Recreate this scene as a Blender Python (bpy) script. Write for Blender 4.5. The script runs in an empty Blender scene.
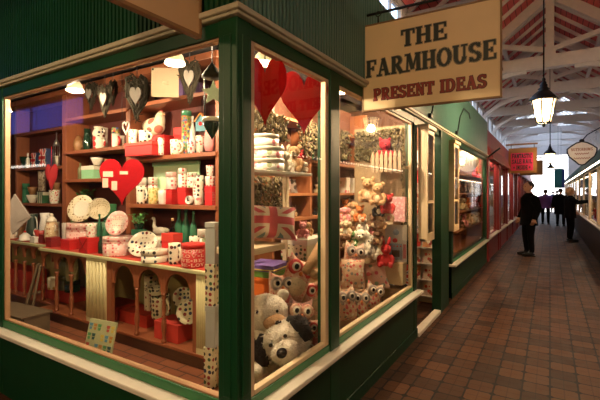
import bpy, math, random
from math import sin, cos, pi, radians as R
from mathutils import Matrix, Vector, Euler
random.seed(11)
SC = bpy.context.scene
COL = SC.collection

# ------------------------------------------------------------------ camera frame
EYE = 1.6; YAW = R(32); F = 400.0; HOR = 193.0
CS, SN = cos(YAW), sin(YAW)
def depth(X, Y): return -SN*X + CS*Y
def XatY(px, Y):
    t = (px-300)/F
    return Y*(-SN+t*CS)/(CS+t*SN)
def YatX(px, X):
    t = (px-300)/F
    return X*(CS+t*SN)/(-SN+t*CS)
def zat(py, d): return EYE + (HOR-py)*d/F

# ------------------------------------------------------------------ mesh builder
class MB:
    def __init__(s): s.v=[]; s.f=[]; s.m=[]; s.sm=[]
    def add(s, vs, fs, M=None, mi=0, smooth=False):
        b=len(s.v)
        if M is not None: vs=[M@Vector(p) for p in vs]
        s.v += [tuple(p) for p in vs]
        s.f += [tuple(i+b for i in f) for f in fs]
        s.m += [mi]*len(fs); s.sm += [smooth]*len(fs)
        return s
    def box(s, x0,x1,y0,y1,z0,z1, M=None, mi=0):
        vs=[(x0,y0,z0),(x1,y0,z0),(x1,y1,z0),(x0,y1,z0),(x0,y0,z1),(x1,y0,z1),(x1,y1,z1),(x0,y1,z1)]
        return s.add(vs,[(0,3,2,1),(4,5,6,7),(0,1,5,4),(1,2,6,5),(2,3,7,6),(3,0,4,7)],M,mi)
    def bar(s, a, b, w, h, mi=0):
        """a rectangular bar from a to b, w wide sideways, h deep"""
        a=Vector(a); b=Vector(b); d=b-a; L=d.length
        q=d.to_track_quat('X','Z').to_matrix().to_4x4()
        return s.box(0,L,-w/2,w/2,-h/2,h/2, Matrix.Translation(a)@q, mi)
    def lathe(s, prof, n=20, M=None, mi=0, sx=1, sy=1, cap=True, a0=0, a1=2*pi):
        full = abs(a1-a0-2*pi)<1e-6
        k = n if full else n+1
        vs=[]
        for r,z in prof:
            for i in range(k):
                a=a0+(a1-a0)*i/n; vs.append((r*cos(a)*sx,r*sin(a)*sy,z))
        fs=[]
        for j in range(len(prof)-1):
            for i in range(n):
                i2=(i+1)%k
                fs.append((j*k+i,j*k+i2,(j+1)*k+i2,(j+1)*k+i))
        if cap and full:
            if prof[0][0]>1e-5: fs.append(tuple(range(k-1,-1,-1)))
            if prof[-1][0]>1e-5: fs.append(tuple((len(prof)-1)*k+i for i in range(k)))
        return s.add(vs,fs,M,mi,True)
    def ell(s, c, r, M=None, n=16, m=10, mi=0):
        if not hasattr(r,'__len__'): r=(r,r,r)
        vs=[(c[0],c[1],c[2]-r[2])]
        for j in range(1,m):
            a=-pi/2+pi*j/m
            for i in range(n):
                b=2*pi*i/n
                vs.append((c[0]+r[0]*cos(a)*cos(b),c[1]+r[1]*cos(a)*sin(b),c[2]+r[2]*sin(a)))
        vs.append((c[0],c[1],c[2]+r[2])); top=len(vs)-1
        fs=[(0,1+(i+1)%n,1+i) for i in range(n)]
        for j in range(m-2):
            for i in range(n):
                fs.append((1+j*n+i,1+j*n+(i+1)%n,1+(j+1)*n+(i+1)%n,1+(j+1)*n+i))
        fs += [(top,1+(m-2)*n+i,1+(m-2)*n+(i+1)%n) for i in range(n)]
        return s.add(vs,fs,M,mi,True)
    def tube(s, pts, r, n=8, M=None, mi=0, closed=False):
        pts=[Vector(p) for p in pts]; k=len(pts)
        rs=list(r) if hasattr(r,'__len__') else [r]*k
        vs=[]; up=None
        for i,p in enumerate(pts):
            if closed: d=pts[(i+1)%k]-pts[i-1]
            else: d=pts[min(i+1,k-1)]-pts[max(i-1,0)]
            if d.length<1e-9: d=Vector((0,0,1))
            d.normalize()
            if up is None:
                up=Vector((0,0,1)) if abs(d.z)<.9 else Vector((1,0,0))
            x=(up-d*up.dot(d)); 
            if x.length<1e-6: x=d.orthogonal()
            x.normalize(); y=d.cross(x); up=x
            for j in range(n):
                a=2*pi*j/n; vs.append(p+(x*cos(a)+y*sin(a))*rs[i])
        fs=[]
        for i in range(k if closed else k-1):
            a=i*n; b=((i+1)%k)*n
            for j in range(n): fs.append((a+j,a+(j+1)%n,b+(j+1)%n,b+j))
        if not closed:
            fs.append(tuple(range(n-1,-1,-1))); fs.append(tuple((k-1)*n+j for j in range(n)))
        return s.add(vs,fs,M,mi,True)
    def prism(s, o, y0, y1, M=None, mi=0, mi_face=None, smooth=False):
        """outline o in (x,z), extruded along y"""
        n=len(o); vs=[(x,y0,z) for x,z in o]+[(x,y1,z) for x,z in o]
        s.add(vs,[(i,(i+1)%n,n+(i+1)%n,n+i) for i in range(n)],M,mi,smooth)
        b=len(s.v)-2*n
        s.f += [tuple(b+i for i in range(n-1,-1,-1)), tuple(b+n+i for i in range(n))]
        k=mi if mi_face is None else mi_face
        s.m += [k,k]; s.sm += [False,False]
        return s
    def pillow(s, w, h, t, M=None, mi=0, n=10, pinch=.12):
        """cushion in the x-z plane, centred"""
        for sg in (-1,1):
            vs=[];fs=[]
            for j in range(n+1):
                for i in range(n+1):
                    u=2*i/n-1; v=2*j/n-1
                    b=(max(0,(1-u*u)*(1-v*v)))**.42
                    k1=1-pinch*(1-abs(v)**2.0)*abs(u)**3*.6; k2=1-pinch*(1-abs(u)**2.0)*abs(v)**3*.6
                    vs.append((u*w/2*k1, sg*t/2*b, v*h/2*k2))
            for j in range(n):
                for i in range(n):
                    q=(j*(n+1)+i,j*(n+1)+i+1,(j+1)*(n+1)+i+1,(j+1)*(n+1)+i)
                    fs.append(q if sg<0 else q[::-1])
            s.add(vs,fs,M,mi,True)
        return s
def T(x=0,y=0,z=0,rx=0,ry=0,rz=0,s=1):
    if not hasattr(s,'__len__'): s=(s,s,s)
    return Matrix.Translation((x,y,z))@Euler((rx,ry,rz)).to_matrix().to_4x4()@Matrix.Diagonal((*s,1))

def link(name, mb, mats, parent=None, bevel=0, label=None, sub=0, loc=None):
    me=bpy.data.meshes.new(name); me.from_pydata(mb.v,[],mb.f)
    if not isinstance(mats,(list,tuple)): mats=[mats]
    for m in mats: me.materials.append(m)
    me.polygons.foreach_set('material_index',mb.m)
    me.polygons.foreach_set('use_smooth',mb.sm); me.update()
    o=bpy.data.objects.new(name,me); COL.objects.link(o)
    if parent is not None: o.parent=parent
    if loc is not None: o.location=loc
    if bevel:
        b=o.modifiers.new('b','BEVEL'); b.width=bevel; b.segments=2; b.limit_method='ANGLE'; b.angle_limit=R(50)
    if sub:
        b=o.modifiers.new('s','SUBSURF'); b.levels=sub; b.render_levels=sub
    if label: o['label']=label
    return o
def tag(o, label, cat, group=None, kind=None):
    o['label']=label; o['category']=cat
    if group: o['group']=group
    if kind: o['kind']=kind
    return o
def empty(name, label, cat, loc=(0,0,0), rz=0, group=None, rot=None):
    o=bpy.data.objects.new(name,None); COL.objects.link(o); o.empty_display_size=.05
    o.location=loc; o.rotation_euler=rot if rot else (0,0,rz)
    return tag(o,label,cat,group)
def struct(name, mb, mats, parent=None, bevel=0):
    o=link(name,mb,mats,parent,bevel)
    if parent is None: o['kind']='structure'
    return o
KIDS={}
def copy_tree(o, parent=None):
    c=o.copy(); COL.objects.link(c)
    if parent is not None: c.parent=parent
    for ch in list(o.children): copy_tree(ch,c)
    return c
def put(o, loc, rz=0, label=None, group=None, s=None, rot=None):
    o.location=loc; o.rotation_euler=rot if rot else (0,0,rz)
    if s is not None: o.scale=(s,s,s) if not hasattr(s,'__len__') else s
    if label: o['label']=label
    if group: o['group']=group
    return o

# ------------------------------------------------------------------ materials
def _new(name):
    m=bpy.data.materials.new(name); m.use_nodes=True
    nt=m.node_tree; return m,nt,nt.nodes['Principled BSDF']
def nd(nt,t,**k):
    n=nt.nodes.new(t)
    for a,b in k.items():
        if a.startswith('i_'): n.inputs[a[2:].replace('_',' ')].default_value=b
        else: setattr(n,a,b)
    return n
def c4(c): return (c[0],c[1],c[2],1)
def h(s):
    s=s.lstrip('#'); return tuple(((int(s[i:i+2],16)/255+.055)/1.055)**2.4 if int(s[i:i+2],16)>10 else int(s[i:i+2],16)/255/12.92 for i in (0,2,4))
_MC={}
def mat(name, col, rough=.5, metal=0, var=.12, scale=14, bump=0, bscale=60, emit=None, es=0, spec=.5, coat=0):
    """plain painted / cloth / ceramic surface with a little procedural variation"""
    if name in _MC: return _MC[name]
    m,nt,b=_new(name); L=nt.links
    b.inputs['Roughness'].default_value=rough; b.inputs['Metallic'].default_value=metal
    b.inputs['Specular IOR Level'].default_value=spec
    if coat: b.inputs['Coat Weight'].default_value=coat; b.inputs['Coat Roughness'].default_value=.15
    tc=nd(nt,'ShaderNodeTexCoord')
    no=nd(nt,'ShaderNodeTexNoise',i_Scale=scale,i_Detail=4.0)
    L.new(tc.outputs['Object'],no.inputs['Vector'])
    mx=nd(nt,'ShaderNodeMix',data_type='RGBA')
    mx.inputs[6].default_value=c4([x*(1-var) for x in col]); mx.inputs[7].default_value=c4([min(1,x*(1+var)) for x in col])
    L.new(no.outputs['Fac'],mx.inputs[0]); L.new(mx.outputs[2],b.inputs['Base Color'])
    if bump:
        n2=nd(nt,'ShaderNodeTexNoise',i_Scale=bscale,i_Detail=3.0); L.new(tc.outputs['Object'],n2.inputs['Vector'])
        bp=nd(nt,'ShaderNodeBump',i_Strength=bump,i_Distance=.01); L.new(n2.outputs['Fac'],bp.inputs['Height']); L.new(bp.outputs['Normal'],b.inputs['Normal'])
    if emit is not None:
        b.inputs['Emission Color'].default_value=c4(emit); b.inputs['Emission Strength'].default_value=es
    _MC[name]=m; return m
def dots(name, base, cols, scale=22, size=.26, rough=.35, rnd=.55, wrap=False):
    """printed spots of one to three colours on a base"""
    if name in _MC: return _MC[name]
    m,nt,b=_new(name); L=nt.links; b.inputs['Roughness'].default_value=rough
    tc=nd(nt,'ShaderNodeTexCoord')
    vo=nd(nt,'ShaderNodeTexVoronoi',i_Scale=scale,i_Randomness=rnd); L.new(tc.outputs['Object'],vo.inputs['Vector'])
    lt=nd(nt,'ShaderNodeMath',operation='LESS_THAN'); lt.inputs[1].default_value=size; L.new(vo.outputs['Distance'],lt.inputs[0])
    sp=nd(nt,'ShaderNodeSeparateColor'); L.new(vo.outputs['Color'],sp.inputs[0])
    cr=nd(nt,'ShaderNodeValToRGB'); cr.color_ramp.interpolation='CONSTANT'
    e=cr.color_ramp.elements; n=len(cols)
    e[0].color=c4(cols[0]); e[0].position=0
    if n==1: e[1].color=c4(cols[0])
    else:
        e[1].position=1/n; e[1].color=c4(cols[1])
        for i in range(2,n):
            q=e.new(i/n); q.color=c4(cols[i])
    L.new(sp.outputs[0],cr.inputs[0])
    mx=nd(nt,'ShaderNodeMix',data_type='RGBA'); mx.inputs[6].default_value=c4(base)
    L.new(lt.outputs[0],mx.inputs[0]); L.new(cr.outputs[0],mx.inputs[7]); L.new(mx.outputs[2],b.inputs['Base Color'])
    _MC[name]=m; return m
def stripes(name, c1, c2, scale=30, axis='X', rough=.5, duty=.5, bump=0):
    if name in _MC: return _MC[name]
    m,nt,b=_new(name); L=nt.links; b.inputs['Roughness'].default_value=rough
    tc=nd(nt,'ShaderNodeTexCoord'); sp=nd(nt,'ShaderNodeSeparateXYZ'); L.new(tc.outputs['Object'],sp.inputs[0])
    mu=nd(nt,'ShaderNodeMath',operation='MULTIPLY'); mu.inputs[1].default_value=scale; L.new(sp.outputs[axis],mu.inputs[0])
    fr=nd(nt,'ShaderNodeMath',operation='FRACT'); L.new(mu.outputs[0],fr.inputs[0])
    lt=nd(nt,'ShaderNodeMath',operation='LESS_THAN'); lt.inputs[1].default_value=duty; L.new(fr.outputs[0],lt.inputs[0])
    mx=nd(nt,'ShaderNodeMix',data_type='RGBA'); mx.inputs[6].default_value=c4(c1); mx.inputs[7].default_value=c4(c2)
    L.new(lt.outputs[0],mx.inputs[0]); L.new(mx.outputs[2],b.inputs['Base Color'])
    _MC[name]=m; return m
def wood(name, c1, c2, rough=.45, axis='X', scale=5):
    if name in _MC: return _MC[name]
    m,nt,b=_new(name); L=nt.links; b.inputs['Roughness'].default_value=rough
    tc=nd(nt,'ShaderNodeTexCoord'); mp=nd(nt,'ShaderNodeMapping')
    s={'X':(.15,1,1),'Y':(1,.15,1),'Z':(1,1,.15)}[axis]; mp.inputs['Scale'].default_value=[x*scale*4 for x in s]
    L.new(tc.outputs['Object'],mp.inputs[0])
    no=nd(nt,'ShaderNodeTexNoise',i_Scale=1.5,i_Detail=6.0,i_Distortion=.8); L.new(mp.outputs[0],no.inputs['Vector'])
    mx=nd(nt,'ShaderNodeMix',data_type='RGBA'); mx.inputs[6].default_value=c4(c1); mx.inputs[7].default_value=c4(c2)
    L.new(no.outputs['Fac'],mx.inputs[0]); L.new(mx.outputs[2],b.inputs['Base Color'])
    bp=nd(nt,'ShaderNodeBump',i_Strength=.12,i_Distance=.01); L.new(no.outputs['Fac'],bp.inputs['Height']); L.new(bp.outputs['Normal'],b.inputs['Normal'])
    _MC[name]=m; return m
def glass(name, tint=(1,1,1), f=1.45, k=1.0, clear=1.0):
    if name in _MC: return _MC[name]
    m=bpy.data.materials.new(name); m.use_nodes=True; nt=m.node_tree; L=nt.links
    nt.nodes.remove(nt.nodes['Principled BSDF']); out=nt.nodes['Material Output']
    tr=nd(nt,'ShaderNodeBsdfTransparent'); tr.inputs[0].default_value=c4(tint)
    gl=nd(nt,'ShaderNodeBsdfGlossy'); gl.inputs['Roughness'].default_value=.02
    fr=nd(nt,'ShaderNodeFresnel'); fr.inputs[0].default_value=f
    mu=nd(nt,'ShaderNodeMath',operation='MULTIPLY',use_clamp=True); mu.inputs[1].default_value=k
    ge=nd(nt,'ShaderNodeNewGeometry'); bk=nd(nt,'ShaderNodeMath',operation='SUBTRACT'); bk.inputs[0].default_value=1.0
    L.new(ge.outputs['Backfacing'],bk.inputs[1]); m0=nd(nt,'ShaderNodeMath',operation='MULTIPLY'); L.new(fr.outputs[0],m0.inputs[0]); L.new(bk.outputs[0],m0.inputs[1])
    L.new(m0.outputs[0],mu.inputs[0])       # a thin pane: only the face turned to the viewer reflects
    mx=nd(nt,'ShaderNodeMixShader'); L.new(mu.outputs[0],mx.inputs[0]); L.new(tr.outputs[0],mx.inputs[1]); L.new(gl.outputs[0],mx.inputs[2])
    L.new(mx.outputs[0],out.inputs[0]); _MC[name]=m; return m
def glow(name, col, s):
    if name in _MC: return _MC[name]
    m,nt,b=_new(name); b.inputs['Base Color'].default_value=c4(col)
    b.inputs['Emission Color'].default_value=c4(col); b.inputs['Emission Strength'].default_value=s
    _MC[name]=m; return m

# palette
GREEN=mat('shop_green_paint',(.003,.045,.015),.45,var=.2,scale=6,bump=.05,spec=.3)
GREEN_D=mat('riser_green_paint',(.005,.036,.014),.5,var=.25,scale=5,bump=.06,spec=.3)
CREAM=mat('cream_paint',(.40,.37,.27),.5,var=.1,scale=8,bump=.05)
SILLW=mat('white_sill_paint',(.72,.68,.58),.5,var=.14,scale=9,bump=.06)
PINE=wood('pine_bead',(.34,.19,.10),(.46,.28,.15),.5)
OAK=wood('terracotta_wood',(.20,.060,.024),(.33,.105,.042),.45,'X')
OAKV=wood('terracotta_wood_upright',(.20,.060,.024),(.33,.105,.042),.45,'Z')
DARKW=wood('dark_wood',(.06,.03,.018),(.13,.065,.035),.5,'X')
BLACK=mat('black_iron',(.012,.012,.013),.45,metal=.4,var=.1)
BLACKP=mat('black_fabric',(.012,.012,.015),.9,var=.3,bump=.2)
WHITEW=mat('white_painted_timber',(.78,.72,.66),.6,var=.12,scale=7,bump=.05)
RED=mat('red_card',(.55,.02,.02),.5,var=.12)
REDF=mat('red_felt',(.42,.012,.015),.85,var=.2,scale=30,bump=.15,bscale=200)
CERAM=mat('cream_ceramic',(.80,.74,.62),.25,var=.05)
WHITE=mat('white_ceramic',(.85,.82,.76),.25,var=.04)
GLASS=glass('shop_window_glass',(.97,.98,.97),1.5,1.0)
GLASS3=glass('dusk_light_tint_glass',(.30,.31,.68),1.4,.6)  # blue of the outside light put into the pane tint
def thin_cloth(name,col,k=.5):
    """felt, card or shade that lets some light through"""
    m,nt,b=_new(name); L=nt.links; b.inputs['Base Color'].default_value=c4(col); b.inputs['Roughness'].default_value=.8; b.inputs['Specular IOR Level'].default_value=.15
    tc=nd(nt,'ShaderNodeTexCoord'); no=nd(nt,'ShaderNodeTexNoise',i_Scale=60.0,i_Detail=4.0); L.new(tc.outputs['Object'],no.inputs['Vector'])
    mc=nd(nt,'ShaderNodeMix',data_type='RGBA'); mc.inputs[6].default_value=c4([x*.8 for x in col]); mc.inputs[7].default_value=c4([min(1,x*1.15) for x in col]); L.new(no.outputs['Fac'],mc.inputs[0]); L.new(mc.outputs[2],b.inputs['Base Color'])
    tr=nd(nt,'ShaderNodeBsdfTranslucent'); L.new(mc.outputs[2],tr.inputs[0]); mx=nd(nt,'ShaderNodeMixShader'); mx.inputs[0].default_value=k
    L.new(b.outputs[0],mx.inputs[1]); L.new(tr.outputs[0],mx.inputs[2]); L.new(mx.outputs[0],nt.nodes['Material Output'].inputs[0]); return m
GLASS2=glass('clerestory_glass',(.9,.95,1),1.4,.6)
# ================================================================== the market hall
FX=-1.256      # corridor face of the gift shop
FY=1.447       # side face of the gift shop
def floor_mat():
    m,nt,b=_new('brown_block_floor'); L=nt.links
    tc=nd(nt,'ShaderNodeTexCoord'); sp=nd(nt,'ShaderNodeSeparateXYZ'); L.new(tc.outputs['Object'],sp.inputs[0])
    def M(op,a,b_=None,clamp=False):
        n=nd(nt,'ShaderNodeMath',operation=op,use_clamp=clamp)
        for i,q in enumerate((a,b_)):
            if q is None: continue
            if isinstance(q,(int,float)): n.inputs[i].default_value=q
            else: L.new(q,n.inputs[i])
        return n.outputs[0]
    S=.195
    u=M('DIVIDE',sp.outputs['X'],S); v=M('DIVIDE',sp.outputs['Y'],S)
    au=M('ABSOLUTE',M('SUBTRACT',M('FRACT',u),.5)); av=M('ABSOLUTE',M('SUBTRACT',M('FRACT',v),.5))
    edge=M('GREATER_THAN',M('MAXIMUM',au,av),.465)
    corner=M('GREATER_THAN',M('ADD',au,av),.83)
    mid=M('MULTIPLY',M('LESS_THAN',M('MINIMUM',au,av),.022),.35)
    groove=M('MAXIMUM',M('MAXIMUM',edge,corner),mid)
    fl=nd(nt,'ShaderNodeCombineXYZ'); L.new(M('FLOOR',u),fl.inputs[0]); L.new(M('FLOOR',v),fl.inputs[1])
    wn=nd(nt,'ShaderNodeTexWhiteNoise',noise_dimensions='2D'); L.new(fl.outputs[0],wn.inputs['Vector'])
    no=nd(nt,'ShaderNodeTexNoise',i_Scale=9.0,i_Detail=5.0); L.new(tc.outputs['Object'],no.inputs['Vector']); b.inputs['Specular IOR Level'].default_value=.22
    tone=M('ADD',M('MULTIPLY',wn.outputs['Value'],.75),M('MULTIPLY',no.outputs['Fac'],.3),True)
    mx=nd(nt,'ShaderNodeMix',data_type='RGBA'); mx.inputs[6].default_value=(.020,.008,.004,1); mx.inputs[7].default_value=(.105,.041,.016,1)
    L.new(tone,mx.inputs[0])
    m2=nd(nt,'ShaderNodeMix',data_type='RGBA'); m2.inputs[7].default_value=(.006,.0035,.0025,1)
    L.new(groove,m2.inputs[0]); L.new(mx.outputs[2],m2.inputs[6]); L.new(m2.outputs[2],b.inputs['Base Color'])
    L.new(M('ADD',M('MULTIPLY',no.outputs['Fac'],.3),.48),b.inputs['Roughness'])
    bp=nd(nt,'ShaderNodeBump',i_Strength=.5,i_Distance=.006); L.new(M('SUBTRACT',M('MULTIPLY',no.outputs['Fac'],.25),groove),bp.inputs['Height']); L.new(bp.outputs['Normal'],b.inputs['Normal'])
    return m
FLOORM=floor_mat()
struct('floor',MB().box(-22,5,-3.2,40,-.12,0),FLOORM)

# --- green corrugated fascia: real ribs
def fascia(name,L,z0,z1,M,material,pitch=.036,parent=None):
    P=[(0,0),(.56,0),(.66,.020),(.90,.020)]; vs=[]; fs=[]; k=int(L/pitch); X=[]
    for i in range(k):
        for (u,d) in P: X.append((pitch*(i+u),-.022+d))
    X.append((L,-.022))
    for (x,y) in X: vs += [(x,y,z0),(x,y,z1)]
    for i in range(len(X)-1): fs.append((2*i,2*i+2,2*i+3,2*i+1))
    mb=MB(); mb.add(vs,fs,M,0,False)
    mb.box(0,L,.004,.03,z0,z1,M)
    return struct(name,mb,material,parent)
def board_mat():
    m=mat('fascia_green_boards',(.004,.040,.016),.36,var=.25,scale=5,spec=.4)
    return m
FASM=board_mat()
XL=-6.2
FASR=mat('fascia_green_boards_lit',(.065,.165,.140),.34,var=.25,scale=4,spec=.5)  # lit copy of the fascia green: avenue light put into its colour
# corridor side: local x runs along +Y
MR=T(FX-.03+.03,FY,0,rz=pi/2)
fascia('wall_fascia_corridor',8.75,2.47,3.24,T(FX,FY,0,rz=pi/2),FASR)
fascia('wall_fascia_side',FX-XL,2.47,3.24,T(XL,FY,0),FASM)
# cream moulding under the fascia, dark rail over the glass
mb=MB()
for (a,b_,c,d) in ((2.435,2.452,.035,0),(2.452,2.48,.05,0)):
    mb.box(FX-.02,FX+c,FY-c,10.2,a,b_); mb.box(XL,FX,FY-c,FY+.02,a,b_)
struct('trim_1',mb,CREAM,bevel=.006)
mb=MB(); mb.box(FX-.06,FX,FY+.0,10.2,2.365,2.437); mb.box(XL,FX-.06,FY,FY+.06,2.365,2.437)
struct('trim_2',mb,GREEN,bevel=.004)
# posts
def post(x0,x1,y0,y1,z0=0,z1=2.437,m=GREEN,name='wall_post',b=.006): return struct(name,MB().box(x0,x1,y0,y1,z0,z1),m,bevel=b)
post(-1.371,FX+.006,FY-.006,1.550)                       # corner post
mb=MB().box(-1.335,-1.285,FY-.012,FY-.004,.62,2.36); mb.box(FX+.004,FX+.012,1.475,1.53,.62,2.36)
struct('trim_3',mb,GREEN,bevel=.004)
post(FX-.10,FX+.004,2.395,2.530)
post(FX-.10,FX+.004,4.345,4.46,0,2.437,GREEN_D)
post(-3.80,-3.70,FY-.004,FY+.03)
post(FX-.09,FX+.03,5.50,5.98,0,2.437,GREEN_D)                    # deep pilaster past the doorway
post(FX-.08,FX+.004,6.30,6.42,0,2.437,GREEN_D)
post(FX-.08,FX+.01,10.12,10.2,0,2.437)
# risers and sills
struct('wall_riser_corridor',MB().box(FX-.06,FX,FY,4.46,0,.50).box(FX-.06,FX,6.30,10.2,0,.50),GREEN_D)
struct('wall_riser_side',MB().box(XL,FX-.06,FY,FY+.06,0,.50),GREEN)
mb=MB().box(FX-.06,FX+.075,FY-.075,4.46,.497,.53); mb.box(XL,FX+.02,FY-.075,FY+.06,.497,.53)
struct('trim_4',mb,SILLW,bevel=.008)
mb=MB().box(FX-.06,FX+.075,6.25,10.15,.497,.53); struct('trim_5',mb,SILLW,bevel=.008)
mb=MB().box(FX-.05,FX-.004,1.55,2.395,.53,.575).box(FX-.05,FX-.004,2.53,4.345,.53,.575).box(XL,-1.371,FY+.004,FY+.05,.53,.585).box(FX-.05,FX-.004,6.42,10.12,.53,.575)
struct('trim_6',mb,mat('rail_green_paint',(.02,.16,.05),.4),bevel=.004)
# skirting
struct('baseboard_corridor',MB().box(FX,FX+.012,FY,4.46,0,.10).box(FX,FX+.012,6.30,10.2,0,.10),GREEN_D,bevel=.003)

def window(n,axis,a0,a1,z0,z1,fixed,pane_m=GLASS,bead=PINE,bw=.022):
    w=MB()
    if axis=='Y':
        x0,x1=fixed-.05,fixed-.012
        w.box(x0,x1,a0,a0+bw,z0,z1).box(x0,x1,a1-bw,a1,z0,z1).box(x0,x1,a0+bw,a1-bw,z0,z0+bw*.6).box(x0,x1,a0+bw,a1-bw,z1-bw*.5,z1)
        g=MB().box(fixed-.034,fixed-.028,a0+.01,a1-.01,z0+.01,z1-.01)
    else:
        y0,y1=fixed+.012,fixed+.05
        w.box(a0,a0+bw,y0,y1,z0,z1).box(a1-bw,a1,y0,y1,z0,z1).box(a0+bw,a1-bw,y0,y1,z0,z0+bw*.8).box(a0+bw,a1-bw,y0,y1,z1-bw,z1)
        g=MB().box(a0+.01,a1-.01,fixed+.028,fixed+.034,z0+.01,z1-.01)
    o=struct('window_%d'%n,w,bead,bevel=.003)
    link('pane',g,pane_m,o)
    return o
PINE2=wood('pale_window_bead',(.60,.44,.26),(.78,.62,.40),.5,'Z')
window(1,'X',-3.70,-1.371,.585,2.365,FY,bead=PINE,bw=.015)
window(2,'Y',1.55,2.395,.575,2.365,FX,bead=PINE2,bw=.045)
window(3,'Y',2.53,4.345,.575,2.365,FX,bead=PINE2,bw=.04)
window(4,'Y',6.42,10.12,.575,2.365,FX,bead=GREEN_D,bw=.03)
window(5,'X',-6.2,-3.80,.585,2.365,FY,bead=PINE,bw=.015)
# inside of the gift shop
SHOPW=mat('shop_inner_wall',(.17,.075,.042),.7,var=.2,scale=3)
SHOPC=mat('shop_ceiling_paint',(.05,.042,.042),.8,var=.1)
TILE=dots('shop_tile_floor',(.24,.085,.04),[(.30,.11,.05),(.18,.06,.03)],6,.45,.5)
def tile_mat():
    m,nt,b=_new('shop_red_tiles'); L=nt.links
    tc=nd(nt,'ShaderNodeTexCoord'); br=nd(nt,'ShaderNodeTexBrick',offset=.5)
    br.inputs['Color1'].default_value=(.26,.09,.04,1); br.inputs['Color2'].default_value=(.19,.06,.03,1); br.inputs['Mortar'].default_value=(.06,.03,.02,1)
    br.inputs['Scale'].default_value=1; br.inputs['Brick Width'].default_value=.22; br.inputs['Row Height'].default_value=.11; br.inputs['Mortar Size'].default_value=.006
    L.new(tc.outputs['Object'],br.inputs['Vector']); L.new(br.outputs['Color'],b.inputs['Base Color']); b.inputs['Roughness'].default_value=.5
    return m
struct('floor_shop',MB().box(-7.6,FX-.06,FY+.06,4.46,.0,.25),tile_mat())
struct('ceiling_shop',MB().box(-7.6,FX-.02,FY+.03,10.2,2.9,2.96),SHOPC)
struct('wall_shop_back',MB().box(-7.6,-3.1,3.0,3.06,0,2.9),mat('dresser_wall_red',(.10,.028,.022),.7,var=.2))
struct('wall_shop_west',MB().box(-7.66,-7.6,FY,3.0,0,2.9),SHOPW)
struct('wall_shop_rear',MB().box(-3.1,-3.04,3.0,10.2,0,2.9),SHOPW)
struct('wall_shop_partition',MB().box(-3.04,FX-.09,5.9,5.98,0,2.9),SHOPW)
struct('wall_shop_end',MB().box(-3.04,FX-.06,10.14,10.2,0,3.24),SHOPW)
struct('ceiling_shop_roof',MB().box(-7.7,FX-.03,FY+.03,10.2,3.16,3.2),mat('lead_roof',(.08,.08,.085),.7))
struct('floor_doorway',MB().box(-3.04,FX,4.46,10.14,0,.02),FLOORM)
struct('trim_7',MB().box(FX-.06,FX+.03,4.46,5.50,.0,.045),SILLW,bevel=.008)      # worn white doorstep
# --- nave walls with clerestory windows
WX=2.4
NW=mat('limewashed_wall',(.62,.58,.55),.8,var=.12,scale=3,bump=.05)
def clerestory(side,x,t):
    mb=MB(); z0,z1=3.6,5.15; ys=[.15+1.55*i for i in range(24)]
    a,b_=(x,x+t) if t>0 else (x+t,x)
    mb.box(a,b_,-4,38,0 if side=='east' else 2.9,z0); mb.box(a,b_,-4,38,z1,5.6)
    prev=-4
    for y in ys: mb.box(a,b_,prev,y,z0,z1); prev=y+1.25
    mb.box(a,b_,prev,38,z0,z1)
    struct('wall_'+side,mb,NW)
    return ys
ysW=clerestory('west',-WX,-.12); ysE=clerestory('east',WX,.12)
wn=10
for x,ys in ((-WX-.05,ysW),(WX+.05,ysE)):
    for y in ys:
        mb=MB(); w=.045
        for yy in (y,y+.60,y+1.25-w): mb.box(x-.025,x+.025,yy,yy+w,3.6,5.15)
        for zz in (3.6,4.35,5.15-w): mb.box(x-.022,x+.022,y+w,y+1.25-w,zz,zz+w)
        o=struct('window_%d'%wn,mb,WHITEW); wn+=1
        link('pane',MB().box(x-.003,x+.003,y+.02,y+1.23,3.62,5.13),GLASS2,o)
# --- roof
RZ=7.0; EZ=5.1
def pink():
    m,nt,b=_new('red_roof_boards'); L=nt.links
    tc=nd(nt,'ShaderNodeTexCoord'); sp=nd(nt,'ShaderNodeSeparateXYZ'); L.new(tc.outputs['Object'],sp.inputs[0])
    mu=nd(nt,'ShaderNodeMath',operation='MULTIPLY'); mu.inputs[1].default_value=7.5; L.new(sp.outputs['X'],mu.inputs[0])
    fr=nd(nt,'ShaderNodeMath',operation='FRACT'); L.new(mu.outputs[0],fr.inputs[0])
    lt=nd(nt,'ShaderNodeMath',operation='LESS_THAN'); lt.inputs[1].default_value=.09; L.new(fr.outputs[0],lt.inputs[0])
    no=nd(nt,'ShaderNodeTexNoise',i_Scale=4.0,i_Detail=5.0); L.new(tc.outputs['Object'],no.inputs['Vector'])
    mx=nd(nt,'ShaderNodeMix',data_type='RGBA'); mx.inputs[6].default_value=(.56,.085,.085,1); mx.inputs[7].default_value=(.78,.19,.18,1); L.new(no.outputs['Fac'],mx.inputs[0])
    m2=nd(nt,'ShaderNodeMix',data_type='RGBA'); m2.inputs[7].default_value=(.10,.02,.02,1); L.new(lt.outputs[0],m2.inputs[0]); L.new(mx.outputs[2],m2.inputs[6])
    L.new(m2.outputs[2],b.inputs['Base Color']); b.inputs['Roughness'].default_value=.7
    return m
PINK=pink()
RUN=WX+.02; slope=math.atan2(RZ-EZ,WX); LEN=RUN/cos(slope)
zr=lambda x: RZ-(RZ-EZ)*abs(x)/WX
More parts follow.
